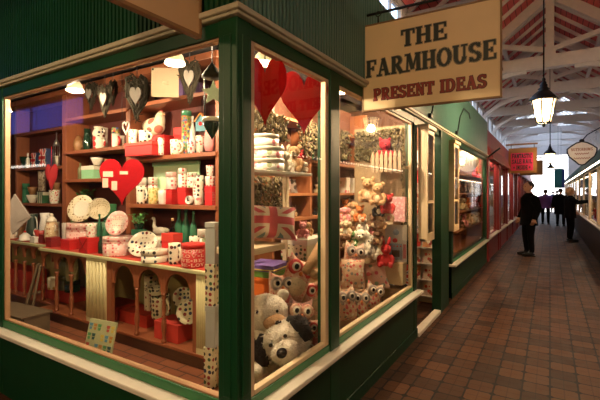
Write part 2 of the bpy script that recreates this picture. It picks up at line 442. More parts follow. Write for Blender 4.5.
for sg,nm in ((-1,'west'),(1,'east')):
    o=[(0,RZ+.16),(sg*RUN,zr(RUN)+.16),(sg*RUN,zr(RUN)+.22),(0,RZ+.22)]
    rb=MB().prism(o,-3.2,25)
    for (u0,u1) in ((0,.5),(1.7,RUN)):
        q=[(sg*u0,zr(u0)+.16),(sg*u1,zr(u1)+.16),(sg*u1,zr(u1)+.22),(sg*u0,zr(u0)+.22)]; rb.prism(q,25,38)
    struct('ceiling_roof_'+nm,rb,PINK)
    q=[(sg*.5,zr(.5)+.18),(sg*1.7,zr(1.7)+.18),(sg*1.7,zr(1.7)+.19),(sg*.5,zr(.5)+.19)]
    rl=struct('window_%d'%(200+(sg>0)),MB().bar((sg*.5,25,zr(.5)+.2),(sg*.5,38,zr(.5)+.2),.05,.05).bar((sg*1.7,25,zr(1.7)+.2),(sg*1.7,38,zr(1.7)+.2),.05,.05),WHITEW); link('pane',MB().prism(q,25,38),GLASS2,rl)
proto={}
for sg in (-1,1):
    mb=MB().bar((sg*(WX-.0),0,zr(WX)+.09),(0,0,RZ+.09),.05,.09)
    for i in range(46):
        y=1.5+i*.80
        if y>37: break
        if i==0: ob=struct('ceiling_rafter',mb,WHITEW); proto[sg]=ob
        else: ob=proto[sg].copy(); COL.objects.link(ob)
        ob.location.y=y
struct('ceiling_ridge_beam',MB().box(-.07,.07,-4,38,RZ-.12,RZ+.1),WHITEW)
for sg in (-1,1):
    struct('ceiling_purlin',MB().box(sg*1.2-.05,sg*1.2+.05,-3,38,zr(1.2)-.09,zr(1.2)+.02),WHITEW)
def truss(y):
    mb=MB(); TZ=4.98
    mb.box(-WX,WX,y-.11,y+.11,TZ,TZ+.34)                                 # tie beam
    mb.box(-.10,.10,y-.09,y+.09,TZ+.34,RZ)                                # king post
    mb.box(-.13,.13,y-.10,y+.10,TZ+.34,TZ+.55)
    for sg in (-1,1):
        mb.bar((sg*WX,y,zr(WX)-.05),(0,y,RZ-.05),.2,.2)                   # principal rafter
        mb.bar((sg*.08,y,TZ+.5),(sg*1.35,y,zr(1.35)-.12),.12,.13)         # strut
        mb.bar((sg*1.75,y-.05,TZ+.3),(sg*1.45,y-.05,zr(1.45)-.1),.06,.06)
        pts=[(sg*(WX-.05),3.55)]
        for k in range(9):
            a=k/8*pi/2; pts.append((sg*(WX-.1-1.75*(1-cos(a))),3.75+1.22*sin(a)))
        for (p,q) in zip(pts,pts[1:]): mb.bar((p[0],y,p[1]),(q[0],y,q[1]),.10,.12)
    return struct('ceiling_truss',mb,WHITEW)
t0=truss(0); t0.location.y=12.75
for y in (16.0,19.5,23.0,26.5,30.0,33.5): 
    c=t0.copy(); COL.objects.link(c); c.location.y=y
# near crossing: plain soffit and walls of the rest of the hall, behind and beside the camera
SOF=mat('grey_soffit',(.25,.23,.22),.8)
struct('ceiling_crossing',MB().box(-22,-WX-.1,-3.2,FY+.2,5.0,5.1),SOF)
DHW=mat('dark_hall_wall',(.10,.09,.09),.8)
struct('wall_crossing_back',MB().box(-22,-19.5,-3.2,-3.05,0,5).box(-19.5,-10.6,-3.2,-3.05,0,3.45).box(-19.5,-10.6,-3.2,-3.05,4.25,5).box(-10.6,5,-3.2,-3.05,0,7.3),DHW)
mbw=MB()
for i in range(4): mbw.box(-19.5+2.97*i-.03,-19.5+2.97*i+.03,-3.15,-3.1,3.45,4.25)
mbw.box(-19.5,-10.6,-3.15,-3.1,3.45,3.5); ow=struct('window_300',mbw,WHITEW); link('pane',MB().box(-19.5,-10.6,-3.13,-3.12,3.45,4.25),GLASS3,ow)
struct('wall_crossing_west',MB().box(-22.1,-22,-3.2,FY+.2,0,5.1),SOF)
struct('wall_crossing_north',MB().box(-22,-7.66,FY,FY+.1,0,5.1),SOF)
struct('ceiling_east_side',MB().box(WX-.1,5,-4.2,38,5.2,5.3),SOF)
struct('wall_far_side',MB().box(-7.7,-WX-.12,37.9,38,0,5.6),NW)

struct('wall_east_near',MB().box(4.9,5,-3.2,40,0,5.3),DHW)

struct('ceiling_soffit_west',MB().box(-WX,-1.12,7.72,12.6,5.05,5.10),mat('grey_soffit_boards',(.30,.26,.24),.8,var=.15))

struct('wall_display_end',MB().box(-1.98,FX-.07,4.40,4.43,.25,2.36),mat('display_end_cream',(.30,.205,.11),.7,var=.35,scale=14))
# ================================================================== shop goods
def spot(px0,px1,top,Y,z):
    """where something spanning px0..px1 stands at distance Y on a board at height z: x, width, height"""
    X=XatY((px0+px1)/2,Y); d=depth(X,Y)
    return X,(px1-px0)*d/F,max(.01,zat(top,d)-z)
def cup_prof(r,h_,t=.004,rb=.85,bulge=0):
    o=[(0,0),(r*rb*.9,0),(r*rb,h_*.04)]
    for k in (.25,.5,.75): o.append((r*(rb+(1-rb)*k)+bulge*sin(pi*k)*r,h_*k))
    o+=[(r,h_),(r-t,h_),(r*rb-t,h_*.12),(0,h_*.1)]
    return o
def handle(mb,r,z0,z1,out,th,ang=0,n=9):
    pts=[]
    for k in range(n):
        a=-pi/2+pi*k/(n-1); pts.append((cos(ang)*(r+out*cos(a)),sin(ang)*(r+out*cos(a)),(z0+z1)/2+(z1-z0)/2*sin(a)))
    return mb.tube(pts,th,7)
def mug(label,loc,w,hh,m,cat='mug',group=None,name='mug',hang=0,rb=.9,bulge=0,hm=None,wide=.72):
    e=empty(name,label,cat,loc,0,group); r=w*wide/2
    link('body',MB().lathe(cup_prof(r,hh,.004,rb,bulge),20),m,e)
    link('handle',handle(MB(),r*.93,hh*.2,hh*.8,w*(1-wide),.006+.004*hh/.12,hang),hm or m,e)
    return e
def cup(label,loc,w,hh,m,cat='cup',name='cup',group=None,rb=.8,bulge=0):
    o=link(name,MB().lathe(cup_prof(w/2,hh,.004,rb,bulge),20),m,loc=loc); return tag(o,label,cat,group)
def tin(label,loc,w,hh,m,lm=None,cat='tin',name='cake_tin',group=None,lidf=.3,knob=None,n=36,trim=None):
    e=empty(name,label,cat,loc,0,group); r=w/2; z1=hh*(1-lidf)
    link('body',MB().lathe([(0,0),(r*.97,0),(r*.985,.004),(r*.985,z1),(0,z1)],n),m,e)
    l=link('lid',MB().lathe([(0,z1),(r,z1),(r,hh-.006),(r*.985,hh-.001),(r*.9,hh),(0,hh)],n),lm or m,e)
    if trim: link('rim',MB().lathe([(r*.99,z1-.004),(r*1.012,z1-.003),(r*1.012,z1+.006),(r*.99,z1+.007)],n,cap=False),trim,e)
    if knob: link('knob',MB().ell((0,0,hh+.012),(.014,.014,.015)),knob,l)
    return e
def boxx(label,loc,w,d,hh,m,lm=None,cat='box',name='gift_box',group=None,rz=0,lidf=.3,rib=None):
    e=empty(name,label,cat,loc,rz,group); z1=hh*(1-lidf)
    link('body',MB().box(-w/2+.002,w/2-.002,-d/2+.002,d/2-.002,0,z1),m,e,.003)
    link('lid',MB().box(-w/2,w/2,-d/2,d/2,z1,hh),lm or m,e,.003)
    if rib:
        link('ribbon',MB().box(-.009,.009,-d/2-.002,d/2+.002,.001,hh+.002).box(-w/2-.002,w/2+.002,-.009,.009,.001,hh+.002),rib,e)
    return e
def plate_prof(r): return [(0,.006),(r*.55,.004),(r*.62,.012),(r*.98,.028),(r,.032),(r*.985,.036),(r*.62,.02),(r*.55,.012),(0,.012)]
def plate(label,loc,w,m,rim,cat='plate',name='dinner_plate',group=None,lean=R(72),rz=0,sy=1.0):
    """standing on its edge and leaning back; loc is the foot of the plate"""
    e=empty(name,label,cat,loc,rz,group); r=w/2
    M=T(0,0,r*sy*sin(lean)+.004,rx=lean)@T(s=(1,sy,1))
    M=T(0,0,0)@Matrix.Translation((0,.02,r*sy*sin(lean)))@Euler((lean,0,0)).to_matrix().to_4x4()@Matrix.Diagonal((1,sy,1,1))
    link('well',MB().lathe([(0,.006),(r*.55,.004),(r*.62,.012),(r*.62,.02),(r*.55,.012),(0,.012)],32,M),m,e)
    link('rim',MB().lathe([(r*.62,.012),(r*.98,.028),(r,.032),(r*.985,.036),(r*.62,.02)],40,M,cap=False),rim,e)
    return e
def bowl(label,loc,w,hh,m,cat='bowl',name='bowl',group=None,rot=(0,0,0)):
    r=w/2
    o=link(name,MB().lathe([(0,0),(r*.45,0),(r*.5,hh*.08),(r*.8,hh*.5),(r,hh),(r*.96,hh),(r*.76,hh*.5),(r*.4,hh*.14),(0,hh*.12)],28),m,loc=loc)
    o.rotation_euler=rot; return tag(o,label,cat,group)
def teapot(label,loc,w,hh,m,lm=None,cat='teapot',name='teapot',ang=pi):
    e=empty(name,label,cat,loc); r=w*.33; bh=hh*.78
    link('body',MB().lathe([(0,0),(r*.6,0),(r*.62,bh*.05),(r*.9,bh*.25),(r,bh*.5),(r*.88,bh*.78),(r*.5,bh),(0,bh)],24),m,e)
    l=link('lid',MB().lathe([(r*.52,bh*.98),(r*.4,bh*1.1),(0,bh*1.16)],20,cap=False),lm or m,e)
    link('knob',MB().ell((0,0,bh*1.2),(r*.13,r*.13,r*.13)),lm or m,l)
    q=cos(ang); link('spout',MB().tube([(q*r*.75,0,bh*.35),(q*r*1.2,0,bh*.5),(q*r*1.35,0,bh*.8),(q*r*1.55,0,bh*.95)],[r*.26,r*.19,r*.13,r*.11],10),m,e)
    link('handle',handle(MB(),r*.8,bh*.25,bh*.85,w*.2,.007,ang+pi),m,e)
    return e
def jug(label,loc,w,hh,m,cat='jug',name='jug',ang=0,group=None,top=.75):
    e=empty(name,label,cat,loc,0,group); r=w*.36
    link('body',MB().lathe([(0,0),(r*.8,0),(r*.84,hh*.03),(r,hh*.28),(r*.9,hh*.55),(r*top*.92,hh*.8),(r*top*1.08,hh),(r*top,hh),(r*top*.85,hh*.8),(r*.8,hh*.5),(0,hh*.1)],24),m,e)
    q=cos(ang+pi); link('spout',MB().ell((q*r*top*1.0,0,hh*.93),(r*.3,r*.28,hh*.07)),m,e)
    link('handle',handle(MB(),r*.85,hh*.25,hh*.9,w*.24,.007,ang),m,e)
    return e
def bottle(label,loc,w,hh,m,cat='bottle',name='glass_bottle',cap=None,group=None):
    e=empty(name,label,cat,loc,0,group); r=w/2
    link('body',MB().lathe([(0,0),(r*.95,0),(r,hh*.03),(r,hh*.6),(r*.8,hh*.7),(r*.38,hh*.78),(r*.36,hh*.93),(0,hh*.93)],18),m,e)
    link('stopper',MB().lathe([(0,hh*.93),(r*.42,hh*.93),(r*.42,hh),(0,hh)],14),cap or m,e)
    return e
def heart_o(w,hh,n=36):
    o=[]
    for i in range(n):
        t=2*pi*i/n; o.append((16*sin(t)**3/17/2*w*1.06, (13*cos(t)-5*cos(2*t)-2*cos(3*t)-cos(4*t)+2.6)/29*hh))
    return o[::-1]
def heart_long(w,hh,n=40):
    o=[]
    for x,z in heart_o(1,1,n):
        z2=z if z>0 else z*1.0; k=1.0 if z>0 else (1-.25*(-z/.5))
        o.append((x*w*k,z2*hh))
    return o
def wicker_heart(label,loc,w,hh,m,inner,rz=0,name='wicker_heart',tail=0,group=None):
    """dark bound-twig heart with a small pale heart in the middle, hung on a cord"""
    e=empty(name,label,'hanging heart',loc,rz,group); mb=MB(); base=heart_o(w*.9,hh*.9)
    for k in range(26):
        q=random.uniform(.5,1.0); j=.05*w
        pts=[(x*q+random.uniform(-j,j),random.uniform(-.035,.035)*w/.25,z*q+random.uniform(-j,j)) for x,z in base[::2]]
        mb.tube(pts,random.uniform(.004,.009)*w/.22,5,closed=True)
    for k in range(130):
        x,z=random.choice(base); u=random.uniform(.3,1.02); x*=u; z*=u; a=random.uniform(0,6.3); q=.12*w
        mb.tube([(x,random.uniform(-.02,.02),z),(x+q*cos(a),random.uniform(-.05,.05)*w*4,z+q*sin(a))],.0035*w/.2,4)
    link('twig_frame',mb,m,e)
    link('inner_heart',MB().prism(heart_o(w*.42,hh*.36),-.055,-.04),inner,e,label='small pale heart')
    link('cord',MB().tube([(0,0,hh*.42),(0,0,hh*.42+.22)],.003,5),BLACK,e)
    return e
LAMPSH=thin_cloth('lamp_shade_white',(.85,.78,.66),.5)
LAMPGL=glow('lamp_bulb_glow',(1,.82,.52),14)
def lamp(label,loc,w):
    e=empty('ceiling_lamp',label,'lamp',loc,0,'shaded lamps hung over the shop windows'); r=w/2
    link('shade',MB().lathe([(r,0),(r*.98,.012),(r*.8,.05),(r*.45,.08),(r*.16,.09),(r*.12,.10),(0,.10),(0,.096),(r*.1,.085),(r*.42,.074),(r*.75,.045),(r*.94,.006)],28,cap=False),LAMPSH,e)
    link('bulb',MB().ell((0,0,.028),(r*.42,r*.42,.022)),LAMPGL,e)
    link('stem',MB().tube([(0,0,.09),(0,0,2.9-loc[2])],.008,8),BLACK,e)
    return e
def letters_box(): pass
LEAFG=mat('leaf_green',(.05,.17,.05),.55,var=.35,scale=40)
def plant(label,loc,w,hh,pot_m,leaf_m=None,name='potted_plant',n=46,poth=.35):
    e=empty(name,label,'plant',loc); ph=hh*poth; r=w*.3
    link('pot',MB().lathe(cup_prof(r,ph,.005,.75),20),pot_m,e)
    mb=MB()
    for i in range(n):
        a=random.uniform(0,6.28); q=random.uniform(.1,1)*w*.5; z=ph+random.uniform(.05,1)*(hh-ph)
        M=T(q*cos(a),q*sin(a),z,random.uniform(-.8,.8),random.uniform(-.8,.8),a)
        s=w*.14; mb.add([(-s,0,0),(0,-s*.5,s*.15),(s,0,0),(0,s*.5,s*.15)],[(0,1,2),(0,2,3)],M)
    for i in range(7):
        a=random.uniform(0,6.28); mb.tube([(0,0,ph*.8),(w*.35*cos(a),w*.35*sin(a),hh*.85)],.0025,4)
    link('leaves',mb,leaf_m or LEAFG,e)
    return e
def card(label,loc,w,hh,m,name='greeting_card',cat='card',rz=0,lean=0,t=.006,frame=None,group=None):
    if frame:
        e=empty(name,label,cat,loc,0,group,rot=(lean,0,rz)); f=.08*min(w,hh)
        link('frame',MB().box(-w/2,w/2,0,t*2,0,f).box(-w/2,w/2,0,t*2,hh-f,hh).box(-w/2,-w/2+f,0,t*2,f,hh-f).box(w/2-f,w/2,0,t*2,f,hh-f),frame,e,.002)
        link('picture',MB().box(-w/2+f*.9,w/2-f*.9,t*.6,t*1.6,f*.9,hh-f*.9),m,e)
        return e
    o=link(name,MB().box(-w/2,w/2,0,t,0,hh),m,loc=loc); o.rotation_euler=(lean,0,rz); return tag(o,label,cat,group)

# printed materials
DOT=dots('cream_spotted_china',(.80,.74,.60),[(.03,.025,.02),(.20,.03,.02),(.04,.05,.09)],24,.34,.25,.35)
DOTB=dots('cream_spotted_china_large',(.80,.74,.58),[(.02,.02,.02),(.12,.02,.02)],22,.38,.3,.35)
DOTC=dots('spotted_box_paper',(.70,.64,.42),[(.03,.02,.02),(.30,.03,.03),(.05,.12,.05),(.03,.04,.1)],26,.36,.5,.35)
PINKT=dots('pink_printed_tin',(.80,.50,.46),[(.85,.75,.68),(.60,.10,.12)],30,.36,.35,.3)
PINKR=dots('pink_tin_red_band',(.80,.55,.48),[(.55,.04,.05)],34,.34,.35,.1)
FLOR=dots('floral_china',(.82,.77,.66),[(.65,.12,.12),(.15,.35,.12),(.75,.40,.35)],38,.34,.25,.9)
FLORB=dots('floral_rose_tin',(.84,.78,.68),[(.75,.22,.24),(.85,.55,.50),(.35,.40,.22)],20,.40,.3,.95)
MULT=dots('bright_floral',(.35,.30,.10),[(.6,.07,.05),(.1,.3,.1),(.1,.15,.4),(.75,.6,.2)],45,.55,.4,1)
REDDOT=dots('red_dots_white',(.82,.76,.68),[(.6,.03,.03)],34,.33,.3,.3)
REDW=dots('red_with_white_dots',(.58,.025,.03),[(.8,.6,.5)],75,.22,.4,.1)
OLIVE=mat('olive_glaze',(.16,.17,.075),.3,var=.3,scale=20)
MINT=mat('mint_paint',(.30,.62,.36),.45,var=.08)
GREENGL=mat('green_glass',(.05,.20,.11),.12,var=.3,scale=20,spec=.8)
DKGL=mat('dark_green_glass',(.01,.035,.02),.12,var=.3,spec=.8)
CLEARISH=glass('clear_jar_glass',(.86,.90,.86),1.5,1.5)
BROWNP=mat('brown_pottery',(.28,.14,.06),.4,var=.2)
PINKF=mat('pink_cloth',(.80,.30,.30),.85,var=.2,scale=40,bump=.2)
TERRA=mat('red_cloth',(.48,.035,.02),.75,var=.3,scale=9,bump=.3,bscale=18)
TWIG=mat('dark_twig',(.020,.016,.010),.8,var=.5,scale=50,spec=.12)
PALEH=mat('pale_grey_heart',(.11,.095,.08),.8,var=.2)
NAVY=mat('navy_print',(.03,.05,.14),.5)
KRAFT=mat('kraft_paper',(.52,.34,.16),.7,var=.1)
# ================================================================== the dresser behind the side window
CY=2.17; CZ=1.013; HY=2.45; HB=2.72; PF=.25
TCREAM=mat('dresser_cream',(.66,.60,.34),.5,var=.1)
OLIVEB=mat('dresser_olive_back',(.40,.33,.12),.7,var=.15)
dr=empty('dresser','long terracotta painted dresser with arched cupboard fronts, fluted cream pilasters and open shelves','dresser',(0,0,0))
XR=XatY(208,CY); XS=XatY(40,CY); XW=-6.6; CY2=2.30
XB0=XatY(86,CY); XB1=XatY(110,CY)
# counter top, stepping back at the west end
link('worktop',MB().box(XS,XR+.03,CY-.02,2.76,CZ-.03,CZ).box(XW,XS,CY2-.02,2.76,CZ-.03,CZ),mat('worktop_sage_edge',(.52,.50,.27),.5),dr,.006)
link('worktop_cloth',MB().box(XS+.02,XR-.01,CY+.01,2.44,CZ,CZ+.004).box(XW,XS,CY2+.02,2.5,CZ,CZ+.004),mat('red_runner',(.50,.05,.03),.8,var=.15),dr,label='red runner along the worktop')
CZ+=.004
link('back_panel',MB().box(XW,XR-.02,2.70,2.74,PF,CZ-.03),OLIVEB,dr)
link('plinth',MB().box(XS,XR,CY+.02,CY+.06,PF,.35).box(XW,XS,CY2+.02,CY2+.06,PF,.35),DARKW,dr,.004)
link('bottom_board',MB().box(XS,XR,CY-.005,2.70,.35,.372).box(XW,XS,CY2-.005,2.70,.35,.372),OAK,dr,.003)
def arch_front(xa,xb,n,y):
    """a board pierced by n round arches, seen from the front"""
    w=(xb-xa)/n; r=w*.41; zt=CZ-.034; zc=.955-r; mb=MB()
    for i in range(n):
        c=xa+w*(i+.5); k=12
        for j in range(k):
            a0=pi*j/k; a1=pi*(j+1)/k
            p=[(c+r*cos(a0),zc+r*sin(a0)),(c+r*cos(a1),zc+r*sin(a1))]
            mb.prism([(p[1][0],p[1][1]),(p[1][0],zt),(p[0][0],zt),(p[0][0],p[0][1])][::-1],y,y+.022)
        for x0,x1 in ((c-w/2,c-r),(c+r,c+w/2)): mb.box(x0,x1,y,y+.022,zc-.03,zt)
    return mb,[xa+w*i for i in range(1,n)],zc-.03
def spindle(z0,z1,r=.022):
    H=z1-z0; q=[(0,.0),(1.0,.0),(1.0,.05),(.6,.07),(.75,.10),(.6,.13),(.95,.28),(1.05,.36),(.8,.46),(.55,.50),(.9,.53),(.55,.56),(.75,.68),(.62,.86),(.95,.90),(.6,.93),(1,.95),(1,1),(0,1)]
    return MB().lathe([(a*r,z0+b*H) for a,b in q],12)
sp0=None
for (xa,xb,n,y) in ((XB1+.01,XR-.17,3,CY+.01),(XS+.02,XB0-.02,3,CY+.01),(XW+.8,XS-.03,5,CY2+.01)):
    mb,xs,zc=arch_front(xa,xb,n,y); link('arched_front',mb,OAKV,dr,.002)
    for x in xs:
        if sp0 is None: sp0=link('spindle',spindle(.372,zc),OAKV,dr); o=sp0
        else: o=sp0.copy(); COL.objects.link(o)
        o.location=(x,y+.012,0)
def pilaster(xa,xb,y):
    mb=MB().box(xa,xb,y,y+.03,.35,CZ-.034); n=6; w=(xb-xa)/n
    for i in range(n): mb.tube([(xa+w*(i+.5),y,.42),(xa+w*(i+.5),y,CZ-.06)],w*.33,8)
    link('pilaster',mb,TCREAM,dr,label='fluted cream pilaster')
pilaster(XB0,XB1-.06,CY+.004); pilaster(XR-.13,XR-.005,CY+.004)
link('side_panel',MB().box(XR-.03,XR,CY+.04,2.74,PF,CZ-.034),TCREAM,dr)
link('stile',MB().box(XB1-.06,XB1+.01,CY+.006,CY+.04,.35,CZ-.034),OAKV,dr); link('stile',MB().box(XR-.17,XR-.13,CY+.006,CY+.04,.35,CZ-.034),OAKV,dr)
# upper shelves
X65=XatY(65,HY); X128=XatY(128,HY); X217=XatY(217,HY)
def upright(x,y0=HY,w=.05,z1=2.75): link('upright',MB().box(x-w/2,x+w/2,y0,HB,CZ,z1),OAKV,dr,.003)
upright(X65-.02,w=.09); upright(X128,w=.07); upright(X217,w=.04); upright(-6.15,2.56)
def shelf(x0,x1,z,y0=HY-.02,t=.035): link('shelf',MB().box(x0,x1,y0,HB,z-t,z),OAK,dr,.003)
ZR=(1.944,1.493,2.458); ZL=(2.07,1.754,2.44); ZW=(1.93,1.468,2.40)
for z in ZR: shelf(X128,X217,z)
for z in ZL: shelf(X65,X128,z)
for z in ZW: shelf(-6.15,X65,z,2.56)
link('cornice',MB().box(-6.2,X217+.02,HY-.03,HB,2.72,2.78),OAK,dr,.006)
link('shelf_back',MB().box(-6.2,X217,HB,HB+.02,CZ,2.78),mat('dresser_dark_back',(.10,.020,.014),.7,var=.2),dr)

EP=.0012; ZR=tuple(q+EP for q in ZR); ZL=tuple(q+EP for q in ZL); ZW=tuple(q+EP for q in ZW); CZ+=EP; PF+=EP
# ---------- right bay, shelf with the mugs
z=ZR[0]
def L(px0,px1,top,Y,zz,inset=1): 
    X,w,hh=spot(px0,px1,top,Y,zz); return (X,Y,zz),w,hh
p,w,hh=L(124,162,143,2.385,z); 
e=empty('storage_tray','long red covered tray at the front of the upper shelf under two mugs','tray',p)
link('base',MB().box(-w*.55,w*.55,-.055,.055,0,hh*.75),RED,e,.004); link('cover',MB().box(-w*.57,w*.57,-.06,.06,hh*.75,hh),mat('red_card_bright',(.62,.05,.035),.5),e,.004)
ztr=z+hh+EP
p,w,hh=L(128,139,130,2.385,ztr); mug('spotted mug on the west end of the red tray',p,w*1.25,hh,FLOR,hang=pi*.8)
p,w,hh=L(138,152,131,2.385,ztr); mug('spotted mug on the east end of the red tray, beside the pottery hen',p,w*1.2,hh,DOT)
p,w,hh=L(150,173,136,2.63,z); boxx('low red box under the pottery hen',p,w*.95,.13,hh,RED); zb=z+hh+EP
p,w,hh=L(176,189,128,2.64,z); boxx('tall plain red box behind the flowered mug',p,w*1.1,.10,hh,RED)
# hen
p,w,hh=L(139,169,112,2.61,zb)
HEN=dots('hen_plush',(.72,.60,.42),[(.42,.12,.08),(.72,.60,.42),(.72,.60,.42)],9,.45,.8,.9)
hn=empty('pottery_hen','large cream hen with red markings sitting on the upper shelf','ornament',p)
link('body',MB().ell((0,0,hh*.38),(w*.44,.085,hh*.38)).ell((w*.30,0,hh*.60),(w*.18,.05,hh*.36),T()).ell((w*.36,0,hh*.85),(w*.11,.04,hh*.15)).ell((-w*.30,0,hh*.45),(w*.2,.06,hh*.25)),HEN,hn)
link('comb',MB().ell((w*.36,0,hh*.98),(w*.08,.012,hh*.06)).ell((w*.28,0,hh*.94),(w*.05,.012,hh*.05)),mat('hen_red',(.45,.05,.04),.7),hn)
link('beak',MB().lathe([(.014,0),(0,.035)],8,T(w*.46,0,hh*.84,ry=pi/2)),KRAFT,hn)
p,w,hh=L(169,183,140,2.48,z); mug('flowered white mug at the front of the upper shelf',p,w*1.15,hh,FLOR)
p,w,hh=L(182,191,111,2.63,z); mc=tin('tall narrow tin painted with bright flowers on the upper shelf',p,w*1.1,hh,MULT,GREENGL,name='flowered_tin',lidf=.12)
p,w,hh=L(190,195,116,2.58,z); bottle('slim white bottle beside the bright flowered tin',p,w*1.1,hh,WHITE,name='slim_bottle')
p,w,hh=L(187,196,140,2.47,z); cup('blue flowered beaker at the shelf edge',p,w,hh,dots('blue_floral',(.6,.66,.7),[(.6,.1,.1),(.12,.3,.4),(.75,.7,.3)],45,.45,.3,.9),name='beaker')
p,w,hh=L(195,204,136,2.53,z); cup('white flowered vase beside the blue beaker',p,w*.95,hh,FLOR,name='vase',rb=.7,bulge=.12,cat='vase')
# little painted bird house hung at the end of the shelf
p,w,hh=L(197,207,104,2.5,z+.19)
bh=empty('bird_house','small painted bird house with a blue front and orange roof hung above the shelf','bird house',(p[0],p[1],p[2]),R(20)); hb=.15; wb=w*1.05
link('house_front',MB().prism([(-wb/2,0),(wb/2,0),(wb/2,hb*.62),(0,hb),(-wb/2,hb*.62)],-.03,.03),mat('bird_house_blue',(.10,.25,.32),.6),bh)
link('roof',MB().bar((-wb*.62,0,hb*.55),(0,0,hb*1.04),.075,.01).bar((wb*.62,0,hb*.55),(0,0,hb*1.04),.075,.01),mat('bird_house_orange',(.65,.25,.05),.6),bh)
link('door_hole',MB().lathe([(0,0),(.018,0),(.018,.004),(0,.004)],14,T(0,-.03,hb*.42,rx=pi/2)),RED,bh); link('string',MB().tube([(0,0,hb),(0,0,2.458-p[2]-.035)],.002,5),BLACK,bh)
p,w,hh=L(203,215,120,2.44,z)
pb=empty('drawstring_bag','pink drawstring bag gathered at the neck at the end of the upper shelf','bag',p)
link('pouch',MB().lathe([(0,0),(w*.36,.005),(w*.5,hh*.25),(w*.44,hh*.55),(w*.2,hh*.78),(w*.26,hh*.95),(w*.18,hh)],14,sx=1,sy=.75),PINKF,pb)
link('cord',MB().tube([(w*.22*cos(a*.52),w*.17*sin(a*.52),hh*.78) for a in range(13)],.005,5),WHITE,pb)
# top shelf of the right bay
z=ZR[2]
for (a,b_,t,l,m) in ((138,153,70,'tall dark book lying with others on the top shelf of the wider bay',DARKW),(178,190,80,'purple patterned box on the top shelf behind the wicker heart',mat('purple_box',(.10,.05,.16),.6)),(196,206,84,'dull violet box at the end of the top shelf',mat('violet_box',(.14,.07,.18),.6))):
    p,w,hh=L(a,b_,t,2.6,z); boxx(l,p,w*.9,.12,min(hh,.22),m)
# ---------- right bay, middle shelf
z=ZR[1]
X,w,hh=spot(133,199,163,2.50,z+.10)
mb=empty('reflection_panel','pale mint board behind the crockery standing in for a window reflection, with a dark shape','tray',(X,2.61,z+.002))  # solid board painted to stand in for a pale reflection in the glass
link('board',MB().box(-w*.52,w*.52,0,.012,0,hh+.10),mat('mint_reflection',(.58,.84,.56),.4,var=.06),mb,.004)
link('rim',MB().box(-w*.53,w*.53,-.012,.014,hh+.08,hh+.12),MINT,mb,.004); link('rim',MB().box(-w*.53,w*.53,-.012,.014,0,.03),MINT,mb,.004)
link('reflected_shape',MB().prism([(-.02,.13),(.03,.12),(.10,.14),(.12,.155),(.05,.165),(.02,.185),(-.03,.19),(-.07,.215),(-.11,.20),(-.10,.18),(-.06,.165)][::-1],-.006,.0).prism([(-.035,.02),(-.015,.02),(-.01,.14),(-.04,.14)][::-1],-.005,0),mat('reflected_dark',(.02,.03,.025),.5),mb)
def stackcups(items):
    for (a,b_,t,bt,Y,l,m,kind) in items:
        X=XatY((a+b_)/2,Y); d=depth(X,Y); w=(b_-a)*d/F; hh=(bt-t)*d/F
        zz=z if bt>196 else z+(204-bt)*d/F
        if kind=='mug': mug(l,(X,Y,zz),w*1.1,hh,m)
        elif kind=='cup': cup(l,(X,Y,zz),w,hh,m)
        elif kind=='tin': tin(l,(X,Y,zz),w,hh,m,name='round_tin')
        else: boxx(l,(X,Y,zz),w*.85,min(.14,w*.7),hh,m)
stackcups([(135,148,186,204,2.50,'spotted mug at the west end of the middle shelf, below the mint board',DOT,'mug'),
 (147,160,188,204,2.52,'yellow flowered mug on the middle shelf next to the spotted mug',dots('yellow_floral',(.75,.65,.30),[(.4,.4,.1),(.7,.4,.1)],40,.4,.3,.9),'mug'),
 (158,167,190,204,2.5,'plain white beaker on the middle shelf',WHITE,'cup'),
 (165,178,189,204,2.55,'red box on the middle shelf west of the round clock',RED,'box'),
 (166,177,172,189,2.55,'pale pink tin standing on a red box on the middle shelf',PINKT,'tin'),
 (178,192,187,204,2.57,'red box standing behind the small round clock',RED,'box'),
 (178,187,168,187,2.57,'white tin with red dots on top of the red box behind the clock',REDDOT,'tin'),
 (187,197,172,187,2.56,'white flowered tin next to the red dotted one, upper middle shelf',FLOR,'tin'),
 (205,217,185,204,2.50,'bright red box with tiny white dots at the end of the middle shelf',REDW,'box'),
 (205,215,175,185,2.50,'lower cup with red dots in the stack on the dotted red box',REDDOT,'cup'),
 (206,214,164,175,2.50,'upper cup with red dots in the stack on the dotted red box',REDDOT,'cup')])
p,w,hh=L(193,206,178,2.58,z); tin('cream canister with red hearts on the middle shelf',p,w,hh,REDDOT,WHITE,name='canister',lidf=.2,knob=RED)
p,w,hh=L(186,193,192,2.49,z)
ck=empty('mantel_clock','small round white clock on the middle shelf','clock',p); r=w*.62
link('case',MB().lathe([(0,0),(r,0),(r,.035),(r*.9,.04),(r*.9,.036),(0,.036)],24,T(0,.02,r+.005,rx=pi/2)),WHITE,ck)
link('hand',MB().box(-.003,.003,-.024,-.02,r,r*1.7).box(-.003,r*.5,-.024,-.02,r-.003,r+.003),BLACK,ck); link('foot',MB().ell((-r*.5,0,.006),.007),BLACK,ck); link('foot',MB().ell((r*.5,0,.006),.007),BLACK,ck)
p,w,hh=L(194,202,196,2.49,z); cup('small pink flowered cup beside the white clock',p,w,hh,FLORB)
